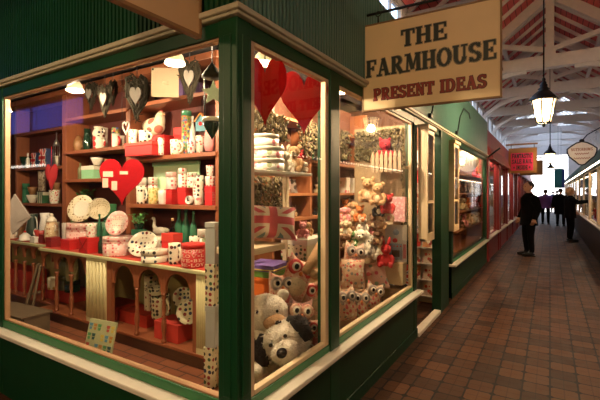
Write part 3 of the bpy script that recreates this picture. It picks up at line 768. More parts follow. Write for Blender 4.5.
# ---------- right bay, on the worktop
z=CZ
p,w,hh=L(132,162,226,2.36,z); plate('large spotted oval platter tipped up on the worktop',(p[0],2.32,z),w*1.05,DOT,DOT,'platter','oval_platter',lean=R(62),rz=R(20),sy=.86)
p,w,hh=L(141,169,249,2.24,z); tin('low spotted oval dish with a lid at the front of the worktop',p,w*.95,hh,DOT,DOT,cat='dish',name='covered_dish',lidf=.45)
p,w,hh=L(167,182,243,2.25,z); mug('big spotted mug on the worktop beside the red lettered tin',p,w*1.05,hh,DOTB,wide=.78)
p,w,hh=L(163,181,233,2.38,z); boxx('red gift box standing behind the big spotted mug',p,w*.95,.11,hh,RED,mat('red_card_bright',(.62,.05,.035),.5))
# LOVE tin is built with the lettering below
p,w,hh=L(181,206,243,2.24,z); LOVE_AT=(p,w*.92,hh)
p,w,hh=L(196,210,246,2.36,z); boxx('small red box tucked behind the lettered tin',p,w,.09,hh*.9,RED); zc=z+hh+EP*.9
p,w,hh=L(194,211,227,2.38,z+.06); boxx('cream box under the white flowered teapot',(p[0]-.01,2.50,z),.15,.10,.09,CERAM); teapot('white flowered teapot with a red knob behind the lettered tin',(p[0]-.01,2.50,z+.09),w*1.2,hh,FLOR,PINKT)
for (a,b_,t,Y,l) in ((175,183,209,2.56,'tall green glass bottle behind the crockery, westmost of three'),(182,190,208,2.58,'green glass bottle between two others behind the red lettered tin'),(190,197,211,2.56,'green glass bottle nearest the white teapot')):
    p,w,hh=L(a,b_,t,Y,z); bottle(l,p,w*1.05,hh,GREENGL,group='green glass bottles on the dresser worktop')
p,w,hh=L(169,176,218,2.42,z); bottle('clear glass bottle beside the goose',p,w*.9,hh,CLEARISH,cap=KRAFT)
p,w,hh=L(181,190,231,2.34,z+.0); cup('dotted cream cup behind the red lettered tin',(p[0],2.44,z),w*1.2,hh*.8,DOT,name='tea_cup')
def goose(label,loc,L_,m,neck,rz):
    g=empty('goose_ornament',label,'ornament',loc,rz); k=L_
    link('body',MB().ell((0,0,k*.34),(k*.42,k*.2,k*.2)).tube([(k*.25,0,k*.38),(k*.40,0,k*.58),(k*.36,0,k*.78),(k*.42,0,k*.86)],[k*.12,k*.075,k*.06,k*.07],10).ell((k*.44,0,k*.88),(k*.1,k*.065,k*.07)).tube([(-k*.3,0,k*.36),(-k*.55,0,k*.44)],[k*.11,k*.03],8),m,g)
    link('beak',MB().lathe([(k*.04,0),(0,k*.13)],8,T(k*.52,0,k*.86,ry=pi/2)),mat('beak_orange',(.6,.25,.05),.6),g)
    for s in (-1,1): link('leg',MB().tube([(0,s*k*.08,k*.2),(0,s*k*.08,.0)],k*.03,6).box(-k*.03,k*.1,s*k*.08-k*.05,s*k*.08+k*.05,0,k*.02),neck,g)
    for s in (-1,1): link('wing',MB().ell((-k*.05,s*k*.18,k*.38),(k*.3,k*.05,k*.13)),m,g)
    return g
p,w,hh=L(142,168,211,2.45,z); boxx('green box the white goose stands on',(p[0]-.04,2.55,z),.24,.13,.13,GREENGL); goose('white goose ornament standing behind the spotted platter',(p[0]-.05,2.55,z+.131),.23,CERAM,KRAFT,pi)
p,w,hh=L(137,150,214,2.50,z); goose('black goose ornament beside the white one',(p[0]+.0,2.60,z),.18,BLACKP,BLACK,pi*.9)
boxx('dark green box under the bright leafy plant',(XatY(139,2.47),2.47,z),.12,.09,.23,GREENGL)
LEAFB=mat('leaf_bright',(.16,.42,.14),.5,var=.3,scale=40)
p,w,hh=L(134,152,203,2.60,z); plant('bright leafy plant in a dark pot behind the spotted platter',(p[0],2.60,z),w*1.3,hh,DKGL) if False else plant('bright leafy plant in a dark pot behind the spotted platter',(XatY(139,2.47),2.47,z+.231),.17,.15,DKGL,LEAFB)
# ---------- left bay
z=ZL[0]
p,w,hh=L(72,85,134,2.55,z); teapot('small brown teapot at the west end of the shelf with the heart mug',p,w*1.1,hh,BROWNP)
p,w,hh=L(83,92,129,2.57,z); jug('dark slim jug beside the small brown teapot',p,w*1.3,hh,DKGL)
p,w,hh=L(92,106,137,2.55,z); mug('white mug with a big red dot on the upper shelf',p,w*1.15,hh,dots('big_red_dot',(.8,.74,.62),[(.6,.03,.03),(.8,.74,.62)],16,.5,.3,0)); zc=z+hh+EP
p,w,hh=L(92,106,127,2.57,zc); jug('squat spotted jug stacked on the red dot mug',p,w*1.2,hh,DOT)
p,w,hh=L(111,120,134,2.55,z); mug('white mug with red sides on the upper shelf beside the post',p,w*1.25,hh,stripes('red_white_sides',(.55,.03,.03),(.82,.78,.7),11,'X',.3,.6))
p,w,hh=L(118,125,136,2.60,z); cup('little cream cup against the post on the upper shelf',p,w*.9,hh,CERAM)
z=ZL[1]
for (a,b_,t,l) in ((72,78,164,'dark glass jar, westmost on the shelf with the mint tin'),(78,83,163,'dark glass jar next to the long mint tin')):
    p,w,hh=L(a,b_,t,2.60,z); bottle(l,p,w*1.0,hh,OLIVE,name='dark_jar',cat='jar')
p,w,hh=L(79,103,166,2.53,z); boxx('long mint green tin on the middle shelf',p,w*.9,.09,hh,MINT,CERAM,name='bread_tin',cat='tin'); zc=z+hh+EP
p,w,hh=L(91,103,158,2.53,zc); cup('flared white bowl standing on the long mint tin',p,w,hh,CERAM,name='footed_bowl',rb=.5,cat='bowl')
p,w,hh=L(103,111,158,2.60,z); jug('brown pottery jug on the middle shelf',p,w*1.4,hh,BROWNP)
z=CZ
p,w,hh=L(72,97,206,2.62,z)
boxx('sage green box behind the pink tin, with a plant on it',(p[0]+.04,2.535,z),.19,.10,hh,mat('sage_box',(.24,.33,.14),.6),mat('brown_lid',(.25,.14,.07),.6)); zc=z+hh+EP
p,w,hh=L(79,95,189,2.62,zc); plant('small bushy green plant on the sage box',p,w*1.1,hh,OLIVE)
p,w,hh=L(102,115,184,2.64,z+.1); boxx('lower dark green tin behind the tilted basket bowl',(p[0],2.66,z),.13,.09,.30,mat('dark_green_tin',(.03,.13,.06),.4),name='square_tin'); boxx('mid green tin standing on the dark green one',(p[0],2.66,z+.30),.12,.08,.16,mat('mid_green_tin',(.07,.26,.11),.4),name='square_tin')
p,w,hh=L(80,98,237,2.235,z); ev=boxx('red box wrapped like an envelope at the front of the worktop',p,w*.85,.12,hh,RED,rib=None)
link('fold',MB().bar((-w*.42,-.063,hh*.98),(0,-.064,hh*.45),.004,.004).bar((w*.42,-.063,hh*.98),(0,-.064,hh*.45),.004,.004).bar((-w*.42,-.063,.01),(0,-.064,hh*.45),.004,.004).bar((w*.42,-.063,.01),(0,-.064,hh*.45),.004,.004),mat('deep_red',(.22,.01,.01),.5),ev)
p,w,hh=L(60,81,239,2.27,z); boxx('plain red box west of the envelope box',p,w*.8,.12,hh,RED)
p,w,hh=L(64,96,223,2.42,z); tin('wide pink printed cake tin with a plate standing on it',(p[0],2.45,z),w*.92,hh,PINKT,PINKT,trim=PINKR); zc=z+hh+EP
p,w,hh=L(67,95,206,2.45,zc); plate('large cream plate with a lettered brown rim standing on the pink tin',(p[0],2.45,zc),w,CERAM,dots('plate_brown_rim',(.78,.70,.52),[(.25,.15,.05)],36,.36,.3,.4),lean=R(74),rz=R(25))
p,w,hh=L(86,97,222,2.30,z+.10); 
X=XatY(91.5,2.245); d=depth(X,2.245); bz=z+(252-237)*d/F
cup('flowered cream jar standing on the envelope box',(X,2.245,bz),11*d/F,14*d/F,FLOR,name='preserve_jar',cat='jar')
p,w,hh=L(104,132,236,2.30,z); tin('tall pink cake tin with a red hearts band in the middle of the worktop',p,w,hh,PINKT,PINKT,trim=PINKR); zc=z+hh+EP
p,w,hh=L(108,133,211,2.32,zc); plate('pink edged lace plate standing on the pink cake tin',(p[0],2.29,zc),w,dots('lace_plate',(.84,.72,.62),[(.62,.22,.20)],52,.3,.3,.3),PINKT,lean=R(74),rz=R(20))
p,w,hh=L(95,113,190,2.52,z); 
X,d=p[0],depth(p[0],2.48)
bx=boxx('mint box under the tilted basket bowl',(X-.02,2.52,z),.15,.12,.27,MINT)
bowl('cream woven basket bowl tipped on its side',(X-.01,2.51,z+.395),.23,.09,dots('basket_weave',(.74,.66,.48),[(.35,.25,.12)],60,.34,.7,.3),name='basket_bowl',rot=(R(75),0,R(35)))
for (a,b_,t,Y,l) in ((97,102,214,2.42,'clear bottle with a dark band between the two pink tins'),(102,109,220,2.40,'stout green bottle between the two pink tins')):
    p,w,hh=L(a,b_,t,Y,z); bottle(l,p,w*.95,hh,GREENGL)
p,w,hh=L(98,104,236,2.26,z); bottle('small dark green scent bottle in front of the pink tins',p,w*.9,hh,DKGL,name='scent_bottle')
# ---------- west bay shelves
UJ_BLUE=(.03,.05,.16); 
def flag_parts(w,hh,y,par,red=None,white=None,t=.003,arms=True):
    """crossed flag pattern on a panel: white then red crosses laid on a blue ground"""
    wm=white or WHITE; rm=red or RED
    def diag(wd,yy,m,nm):
        mb=MB()
        a=math.atan2(hh,w); L_=math.hypot(w,hh)/2*.93
        for s in (-1,1): mb.box(-L_,L_,yy-t,yy,-wd/2,wd/2,T(0,0,hh/2,ry=s*a))
        link(nm,mb,m,par)
    diag(hh*.2,y,wm,'white_saltire'); diag(hh*.09,y-t,rm,'red_saltire')
    link('white_cross',MB().box(-w*.13,w*.13,y-3*t,y-2*t,0,hh).box(-w/2,w/2,y-3*t,y-2*t,hh*.34,hh*.66),wm,par)
    link('red_cross',MB().box(-w*.075,w*.075,y-4*t,y-3*t,0,hh).box(-w/2,w/2,y-4*t,y-3*t,hh*.41,hh*.59),rm,par)
z=ZW[0]
p,w,hh=L(40,53,149,2.60,z); fb=boxx('box printed with a red, white and blue crossed flag on the west shelf',p,w*.95,.09,hh,NAVY,name='flag_box',lidf=.02); flag_parts(w*.93,hh*.98,-.045,fb)
p,w,hh=L(32,41,153,2.64,z); fb=boxx('smaller flag printed box beside the larger flag box',p,w*.95,.07,hh,NAVY,name='flag_box',lidf=.02); flag_parts(w*.93,hh*.98,-.035,fb)
p,w,hh=L(21,32,157,2.61,z); bowl('dark green glass bowl on the west shelf',p,w*1.1,hh,DKGL)
p,w,hh=L(28,31,153,2.62,z); bottle('tiny white bottle beside the dark green bowl',(p[0],2.60,z),.05,hh,WHITE)
p,w,hh=L(53,60,132,2.60,z)
ln=empty('tea_light_lantern','slim metal lantern with a peaked top on the west shelf','lantern',p)
link('cage',MB().lathe([(0,0),(w*.5,0),(w*.5,.02),(0,.02)],8).lathe([(0,hh*.6),(w*.5,hh*.6),(w*.3,hh*.72),(w*.1,hh*.8),(w*.08,hh*.97),(0,hh)],8),mat('worn_steel',(.4,.38,.36),.35,metal=.8),ln)
for k in range(4): link('bar',MB().tube([(w*.42*cos(k*pi/2+.7),w*.42*sin(k*pi/2+.7),.02),(w*.42*cos(k*pi/2+.7),w*.42*sin(k*pi/2+.7),hh*.6)],.004,5),mat('worn_steel',(.4,.38,.36)),ln)
link('candle',MB().lathe([(0,.02),(w*.25,.02),(w*.25,hh*.3),(0,hh*.3)],12),CERAM,ln)
z=ZW[1]
for i,(a,b_,t,bt,l,m) in enumerate(((27,38,195,203,'lower of two stacked cream bowls, west shelf',CERAM),(28,37,187,195,'upper of two stacked cream bowls, west shelf',BROWNP))):
    X=XatY((a+b_)/2,2.62); d=depth(X,2.62); bowl(l,(X,2.62,z+(203-bt)*d/F),(b_-a)*d/F,(bt-t)*d/F,m)
p,w,hh=L(37,49,192,2.62,z); boxx('striped green and cream box on the lower west shelf',p,w*.9,.08,hh,stripes('green_cream_stripes',(.75,.70,.52),(.05,.16,.07),22,'X'),name='striped_box'); zc=z+hh+EP
p,w,hh=L(36,50,170,2.62,zc); card('mottled brown and cream picture tile standing on the striped box',(p[0],2.60,zc),w*1.05,hh,dots('mottled_tile',(.55,.42,.26),[(.12,.05,.03),(.78,.70,.55)],32,.5,.4,1),'picture_tile','tile',frame=DARKW)
p,w,hh=L(49,60,190,2.60,z); cup('white flowered pot on the lower west shelf under the red heart',p,w*.9,hh,FLOR,name='flower_pot',cat='pot')
X=XatY(57,2.42); d=depth(X,2.42)
hc=empty('heart_cushion','plump red velvet heart hung at the edge of the west shelves','hanging heart',(X,2.36,zat(178,d)),R(30))
hm=MB(); 
for sg in (-1,1):
    o=heart_o(.15,.32,28); hm.add([(x,0,z_) for x,z_ in o]+[(x*.6,sg*.035,z_*.6) for x,z_ in o]+[(0,sg*.045,.02)],[(i,(i+1)%28,28+(i+1)%28,28+i)[::sg] for i in range(28)]+[(28+i,28+(i+1)%28,56)[::sg] for i in range(28)],None,0,True)
link('padding',hm,mat('dark_red_velvet',(.28,.007,.012),.85,var=.2),hc); link('loop',MB().tube([(0,0,.12),(0,0,.36)],.003,5),RED,hc)
# west worktop
z=CZ
p,w,hh=L(26,39,214,2.45,z+.0); jug('white enamel jug with a dark panel on the west worktop',p,w*1.3,hh,stripes('jug_panel',(.82,.78,.70),(.03,.05,.04),5,'X',.3,.35))
p,w,hh=L(39,51,213,2.46,z); jug('plain white enamel jug beside the panelled one',p,w*1.3,hh,WHITE)
p,w,hh=L(50,64,214,2.40,z+.05)
cj=empty('cookie_jar','round brown speckled cookie jar with a lid on the worktop','jar',(p[0]-.03,2.355,z)); r=w*.44; hj=hh+.05
link('body',MB().lathe([(0,0),(r*.7,0),(r,hj*.25),(r*.98,hj*.55),(r*.7,hj*.75),(0,hj*.75)],24),dots('speckled_jar',(.62,.46,.28),[(.35,.10,.05),(.8,.7,.5)],40,.36,.4,.6),cj)
l=link('lid',MB().lathe([(r*.8,hj*.75),(r*.78,hj*.8),(r*.3,hj*.92),(0,hj*.93)],24),CERAM,cj); link('knob',MB().ell((0,0,hj*.97),.02),CERAM,l)
for s in (-1,1): link('handle',handle(MB(),r*.9,hj*.45,hj*.65,.03,.008,0 if s>0 else pi),CERAM,cj)
p,w,hh=L(62,70,223,2.36,z); mug('grey lettered beaker with a handle in front of the speckled jar',p,w*1.3,hh,mat('grey_china',(.55,.52,.47),.3))
p,w,hh=L(7,18,228,2.40,z); mug('small cream jug cup at the west end of the worktop',p,w*1.2,hh,CERAM)
p,w,hh=L(13,24,220,2.50,z); tin('brown and cream caddy behind the covered butter dish',p,w,hh,BROWNP,KRAFT,name='tea_caddy')
p,w,hh=L(18,32,230,2.36,z)
bd=empty('butter_dish','white lidded butter dish on a saucer','dish',p); r=w/2
link('saucer',MB().lathe([(0,0),(r*.6,0),(r,.015),(r*.97,.018),(0,.008)],24),WHITE,bd); l=link('lid',MB().lathe([(r*.75,.015),(r*.7,hh*.5),(r*.2,hh*.75),(0,hh*.76)],24,cap=False),WHITE,bd); link('knob',MB().ell((0,0,hh*.85),.014),RED,l)
p,w,hh=L(30,42,229,2.36,z); bowl('red bowl beside the white butter dish',(p[0],2.42,z),w*1.1,hh*.9,mat('red_glaze',(.55,.06,.05),.3))
p,w,hh=L(29,39,235,2.33,z); boxx('small white lettered block at the edge of the worktop',p,w*.95,.05,hh*.8,WHITE,name='letter_block',cat='block')
p,w,hh=L(40,49,232,2.36,z); boxx('small dark red box in front of the white jugs',p,w*.9,.08,hh*.8,mat('dark_red_card',(.26,.02,.02),.5))
p,w,hh=L(45,62,236,2.23,z) if False else L(46,60,237,2.26,z); boxx('dark red box at the step of the worktop',p,w*.8,.10,hh,mat('dark_red_card',(.26,.02,.02),.5))
# kite-shaped folded napkin hanging near the west edge of the window
X=XatY(15,1.95); d=depth(X,1.95)
nk=empty('tea_towel','pale folded tea towel hung by one corner near the west edge of the window','cloth',(X,1.95,zat(194,d)),R(35))
link('cloth',MB().prism([(0,.0),(.16,-.24),(-.02,-.42),(-.12,-.20)],-.008,.008).prism([(.01,-.01),(.15,-.23),(.03,-.30)],-.016,-.008),mat('grey_linen',(.36,.31,.28),.9,var=.12,bump=.3),nk)
link('cord',MB().tube([(0,0,0),(0,0,2.9-zat(194,d))],.002,5),BLACK,nk)
# ---------- cupboard contents behind the arches
z=.3732
def C(a,b_,t,Y): 
    X,w,hh=spot(a,b_,t,Y,z); return (X,Y,z),w,hh
p,w,hh=C(140,153,276,2.45); 
boxx('red cloth covered box filling the floor of the middle arch',(XatY(143,2.45),2.45,z),.42,.24,.11,TERRA,name='covered_crate',cat='crate')
zc=z+.11
tin('spotted canister behind the middle arch',(p[0],2.50,zc),w,hh-.11 if hh>.3 else hh,DOTC,DOTC,name='canister',lidf=.15)
p,w,hh=C(147,170,292,2.36); mug('large spotted cooking pot behind the middle arch',(p[0],2.38,zc),w*1.0,.20,DOTC,name='stock_pot',cat='pot',wide=.8)
link_sauce=mug('spotted milk pan standing on the large spotted pot',(p[0]-.06,2.38,zc+.20),w*1.1,.07,DOTC,name='milk_pan',cat='pan',wide=.66,hang=pi)
boxx('crimson cloth covered box at the foot of the east arch',(XatY(177,2.34),2.32,z),.30,.20,.15,TERRA,name='covered_crate',cat='crate',lidf=.12)
for (a,b_,t,Y,zz,l) in ((174,192,274,2.52,.56,'spotted dinner plate at the back of the east arch'),(181,196,277,2.46,.52,'second spotted dinner plate in the east arch, overlapping the first'),(178,199,296,2.30,.5225,'spotted platter at the front of the east arch')):
    X,w,hh=spot(a,b_,t,Y,zz); plate(l,(X,Y,zz),w*1.12,DOTC,DOTC,lean=R(76),rz=R(30))
boxx('sage box that props up the plates in the east arch',(XatY(183,2.52),2.58,z),.22,.12,.19,mat('sage_box',(.24,.33,.14)))
boxx('red cloth covered box behind the west arch of the east cupboard',(XatY(118,2.45),2.45,z),.34,.26,.13,TERRA,name='covered_crate',cat='crate')
p,w,hh=C(59,73,268,2.45); zq=z+.14
boxx('red cloth covered box in the cupboard with the olive teapot',(XatY(60,2.45),2.50,z),.62,.22,.14,TERRA,name='covered_crate',cat='crate')
teapot('olive glazed teapot behind the arches, on the red cloth',(XatY(67,2.45),2.45,zq+.15),.26,.24,OLIVE); tin('olive canister below the olive teapot',(XatY(67,2.45),2.45,zq),.2,.15,OLIVE,name='canister')
jug('tall pale olive jug beside the olive teapot',(XatY(75,2.45),2.42,zq+.12),.20,.30,mat('pale_olive',(.34,.32,.16),.3)); tin('dark canister under the tall olive jug',(XatY(75,2.45),2.42,zq),.16,.12,DKGL,name='canister')
mug('white mug with a bird on it standing on a saucer behind the arches',(XatY(53,2.36),2.36,zq+.0),.16,.13,dots('bird_mug',(.78,.72,.52),[(.45,.25,.05),(.2,.2,.1)],22,.35,.3,.9)) 
tag(link('saucer',MB().lathe([(0,0),(.06,0),(.12,.014),(.115,.018),(0,.007)],24),CERAM,loc=(XatY(53,2.36),2.36,zq-.0)),'white saucer under the bird mug','saucer') if False else None
boxx('crimson cloth covered box behind the far west arches',(XatY(16,2.5),2.5,z),1.1,.24,.26,TERRA,name='covered_crate',cat='crate')
# ---------- floor in front of the dresser
z=PF
BOXG=mat('grey_box_paper',(.42,.43,.40),.55,var=.08)
X=XatY(212.5,2.03); zz=z
for i,(m,l) in enumerate(((DOTC,'spotted tall box, lowest of the four stacked beside the corner post'),(BOXG,'grey tall box, second from the bottom of the stack by the corner post'),(DOTC,'spotted tall box, second from the top of the stack by the corner post'),(BOXG,'grey tall box, topmost of the stack by the corner post'))):
    e=empty('tall_gift_box',l,'box',(X-(.014 if i in(0,) else 0),2.03,zz),R(12+4*(i%2)),'tall boxes stacked by the corner post')
    link('body',MB().box(-.036,.036,-.036,.036,0,.25),m,e,.003); link('lid',MB().box(-.039,.039,-.039,.039,.25,.2865),m,e,.003); zz+=.287
# leaning picture of flower pots
X=XatY(98,1.83); d=depth(X,1.83)
fp=empty('leaning_panel','square panel printed with rows of little coloured pots leaning against the dresser plinth','panel',(X,1.80,z),rot=(R(-14),0,R(8)))
w=.30; hh=.34
link('board',MB().box(-w/2,w/2,0,.014,0,hh),mat('panel_sage',(.42,.43,.24),.5,var=.08),fp,.002)
cols=[(.10,.25,.35),(.55,.42,.08),(.42,.08,.06),(.04,.10,.10),(.10,.30,.12),(.45,.22,.05)]
for r_ in range(4):
    for c in range(6):
        if (r_*7+c*3)%5==0: continue
        k=cols[(r_*2+c*5)%6]; x=-w*.40+w*.16*c; zz=hh*.1+hh*.22*r_
        o=link('pot_print',MB().prism([(x-.010,zz),(x+.010,zz),(x+.014,zz+.02),(x-.014,zz+.02)],-.003,0).prism([(x-.014,zz+.026),(x+.014,zz+.026),(x+.018,zz+.048),(x-.018,zz+.048)],-.003,0),mat('pot_ink_%d'%((r_*2+c*5)%6),k,.5),fp)
# lower-left stack of wooden boards inside the window
X=XatY(38,1.75)
ch=empty('folded_easel','weathered wooden easel folded and leaning in the west corner of the window','easel',(XatY(36,2.08),2.05,z),R(10))
for i,(a,b_) in enumerate((((-.10,-.05,0),(.06,.02,.62)),((.02,-.05,0),(.09,.02,.60)),((-.16,0,.03),(.10,-.03,.08)),((-.02,0,.3),(.10,0,.33)))): link('rail',MB().bar(a,b_,.03,.02),mat('weathered_wood',(.13,.09,.05),.8,var=.2),ch)
crt=empty('wooden_crate','low weathered slatted crate on the shop floor in the west corner of the window','crate',(XatY(18,1.85),1.85,z),R(4))
for i in range(3): link('slat',MB().box(-.32,.32,-.13,-.115,.02+i*.06,.065+i*.06),mat('weathered_wood',(.13,.09,.05),.8),crt,.002)
link('top_board',MB().box(-.33,.33,-.14,.14,.195,.215),mat('weathered_wood',(.13,.09,.05),.8),crt,.003); 
for s in (-1,1): link('end_board',MB().box(s*.31-.01,s*.31+.01,-.11,.12,0,.195),mat('weathered_wood',(.13,.09,.05),.8),crt)
# ---------- hung over the window
LY=1.72
for px,py,l in ((175,64,'shaded lamp over the side window, nearest the corner post'),(75,91,'shaded lamp over the side window, middle of its row'),(4,111,'shaded lamp at the west edge of the side window')):
    X=XatY(px,LY); lamp(l,(X,LY,zat(py,depth(X,LY))),.125)
def hungheart(a,b_,t,bt,Y,l,rz=R(35)):
    X=XatY((a+b_)/2,Y); d=depth(X,Y); w=(b_-a)*d/F; hh=(bt-t)*d/F; zc=zat((t+bt)/2,d)
    return wicker_heart(l,(X,Y,zc),w,hh,TWIG,PALEH,rz)
hungheart(124,150,72,124,2.12,'dark wicker heart with a pale inner heart hung left of the paper notice',R(40))
hungheart(178,201,56,106,2.14,'dark wicker heart with a grey inner heart hung right of the paper notice',R(40))
hungheart(98,112,82,120,2.05,'smaller dark wicker heart hung beside the middle shaded lamp',R(40))
hungheart(84,98,80,112,2.2,'small dark wicker heart hung over the upper shelf west of the bigger ones',R(35))
hungheart(108,118,78,108,2.25,'dark wicker heart hung high between the lamp and the notice',R(30))
# notice
NY=2.16; X=XatY(165,NY); d=depth(X,NY)
nt_=empty('paper_notice','cream paper notice hung high in the side window between two wicker hearts','notice',(X,NY,zat(97,d)),R(38)); w=26*d/F*1.02; hh=29*d/F
link('sheet',MB().box(-w/2,w/2,0,.004,0,hh),mat('notice_paper',(.42,.32,.21),.8,var=.08),nt_); link('pin',MB().ell((-w*.44,-.004,hh*.94),.008),BLACK,nt_)
link('string',MB().tube([(0,.002,hh),(0,.002,2.9-zat(97,d))],.002,5),BLACK,nt_)
link('faint_drawing',MB().tube([(-w*.1,-.001,hh*.5),(-w*.02,-.001,hh*.55),(w*.06,-.001,hh*.5),(w*.12,-.001,hh*.53)],.0025,4).tube([(-w*.15,-.001,hh*.42),(w*.15,-.001,hh*.44)],.0015,4),mat('faint_ink',(.42,.33,.22),.8),nt_)
# white heart on the post
X=XatY(124.5,2.40); d=depth(X,2.40)
tag(link('wire_heart',MB().tube([(x,0,z_) for x,z_ in heart_o(.10,.12)],.008,7,closed=True),WHITE,loc=(X,2.415,zat(128,d))),'white outline heart fixed to the dresser post','hanging heart')
# long wind chime at the corner
X=XatY(212,1.75); d=depth(X,1.75)
wc=empty('wind_chime','dark hanging lantern chime with a star and a pointed weight next to the corner post','wind chime',(X,1.75,zat(140,d)),R(35)); H=lambda y:(140-y)*d/F
link('weight',MB().lathe([(0,0),(.03,H(132)),(.055,H(124)),(.05,H(122)),(0,H(121))],12),DKGL,wc)
link('collar',MB().lathe([(.058,H(122)),(.058,H(118)),(.02,H(117)),(0,H(117))],14),CERAM,wc)
for s in (-1,1): link('rod',MB().tube([(s*.045,0,H(118)),(s*.045,0,H(75))],.004,6),BLACK,wc)
link('hood',MB().lathe([(.06,H(78)),(.06,H(75)),(.02,H(66)),(0,H(62))],12),TWIG,wc); link('cord',MB().tube([(0,0,H(63)),(0,0,2.9-zat(140,d))],.003,5),BLACK,wc)
st=[]
for i in range(10):
    a=pi/2+i*pi/5; r=.075 if i%2==0 else .033; st.append((r*cos(a),r*sin(a)))
sf=link('star',MB().prism(st,-.012,.012,T(.012,-.02,H(94))),mat('pale_green_star',(.55,.66,.50),.6),wc,.003)
# big solid red heart standing in for a heart reflected in the glass
X=XatY(122,2.12); d=depth(X,2.12); w=45*d/F; hh=46*d/F
rh=empty('red_heart_sign','large red heart standing in for a reflected one by the dresser post, with pale cards','hanging heart',(X,2.12,zat(182,d)),R(32))
link('heart',MB().prism(heart_long(w,hh),-.006,.006),thin_cloth('bright_red_felt',(.42,.008,.014),.3),rh,.003)
for (x,z_,a,b_) in ((-.30,.17,.22,.12),(-.36,-.02,.12,.2),(-.16,-.08,.12,.2),(.05,.2,.18,.07)):
    link('price_card',MB().box(x*w-a*w/2,x*w+a*w/2,-.010,-.006,z_*hh-b_*hh/2,z_*hh+b_*hh/2),mat('price_card',(.78,.45,.36),.7),rh,label='pale pink card')
link('string',MB().tube([(0,0,hh*.36),(0,0,2.9-zat(182,d))],.002,5),BLACK,rh)

# more crockery at the back of the shelves
for (px,top,Y,zz,w_,kind,m,l) in (
 (104,128,2.63,ZL[0],.085,'cup',CERAM,'plain cream beaker at the back of the shelf with the red dot mug'),
 (116,128,2.64,ZL[0],.09,'tin',MULT,'bright flowered caddy at the back of the shelf by the dresser post'),
 (76,136,2.65,ZL[0],.09,'tin',OLIVE,'olive caddy behind the small brown teapot'),
 (116,163,2.62,ZL[1],.10,'tin',GREENGL,'dark green caddy on the shelf below the red dot mug, by the post'),
 (107,166,2.50,ZL[1],.08,'cup',FLOR,'small flowered cup at the front of the shelf with the mint tin'),
 (143,172,2.58,ZR[1],.10,'tin',FLORB,'rose printed tin at the west end of the middle shelf, behind the spotted mug'),
 (153,171,2.56,ZR[1],.09,'tin',REDDOT,'white tin with red dots behind the yellow flowered mug'),
 (200,172,2.52,ZR[1],.07,'cup',DOT,'spotted beaker between the clock and the dotted red box'),
 (161,138,2.42,ZR[0],.06,'cup',FLOR,'flowered egg cup beside the flowered white mug'),
 (26,172,2.62,ZW[1],.09,'tin',GREENGL,'dark green caddy at the west end of the lower west shelf'),
 (57,172,2.64,ZW[1],.09,'tin',BROWNP,'brown caddy behind the red velvet heart'),
 (47,151,2.66,ZW[0],.07,'tin',DKGL,'dark caddy behind the flag printed boxes'),
 (55,222,2.56,CZ,.10,'tin',CERAM,'cream caddy behind the speckled cookie jar'),
 (158,236,2.42,CZ,.09,'cup',DOT,'spotted bowl between the platter and the red gift box'),
 (173,226,2.50,CZ,.07,'cup',CLEARISH,'clear tumbler in front of the green bottles'),
 (203,215,2.60,CZ,.10,'tin',FLORB,'rose printed caddy at the east end of the worktop, at the back')):
    X=XatY(px,Y); hh=max(.07,min(.26,zat(top,depth(X,Y))-zz))
    (cup if kind=='cup' else tin)(l,(X,Y,zz),w_,hh,m,name='beaker' if kind=='cup' else 'tea_caddy')
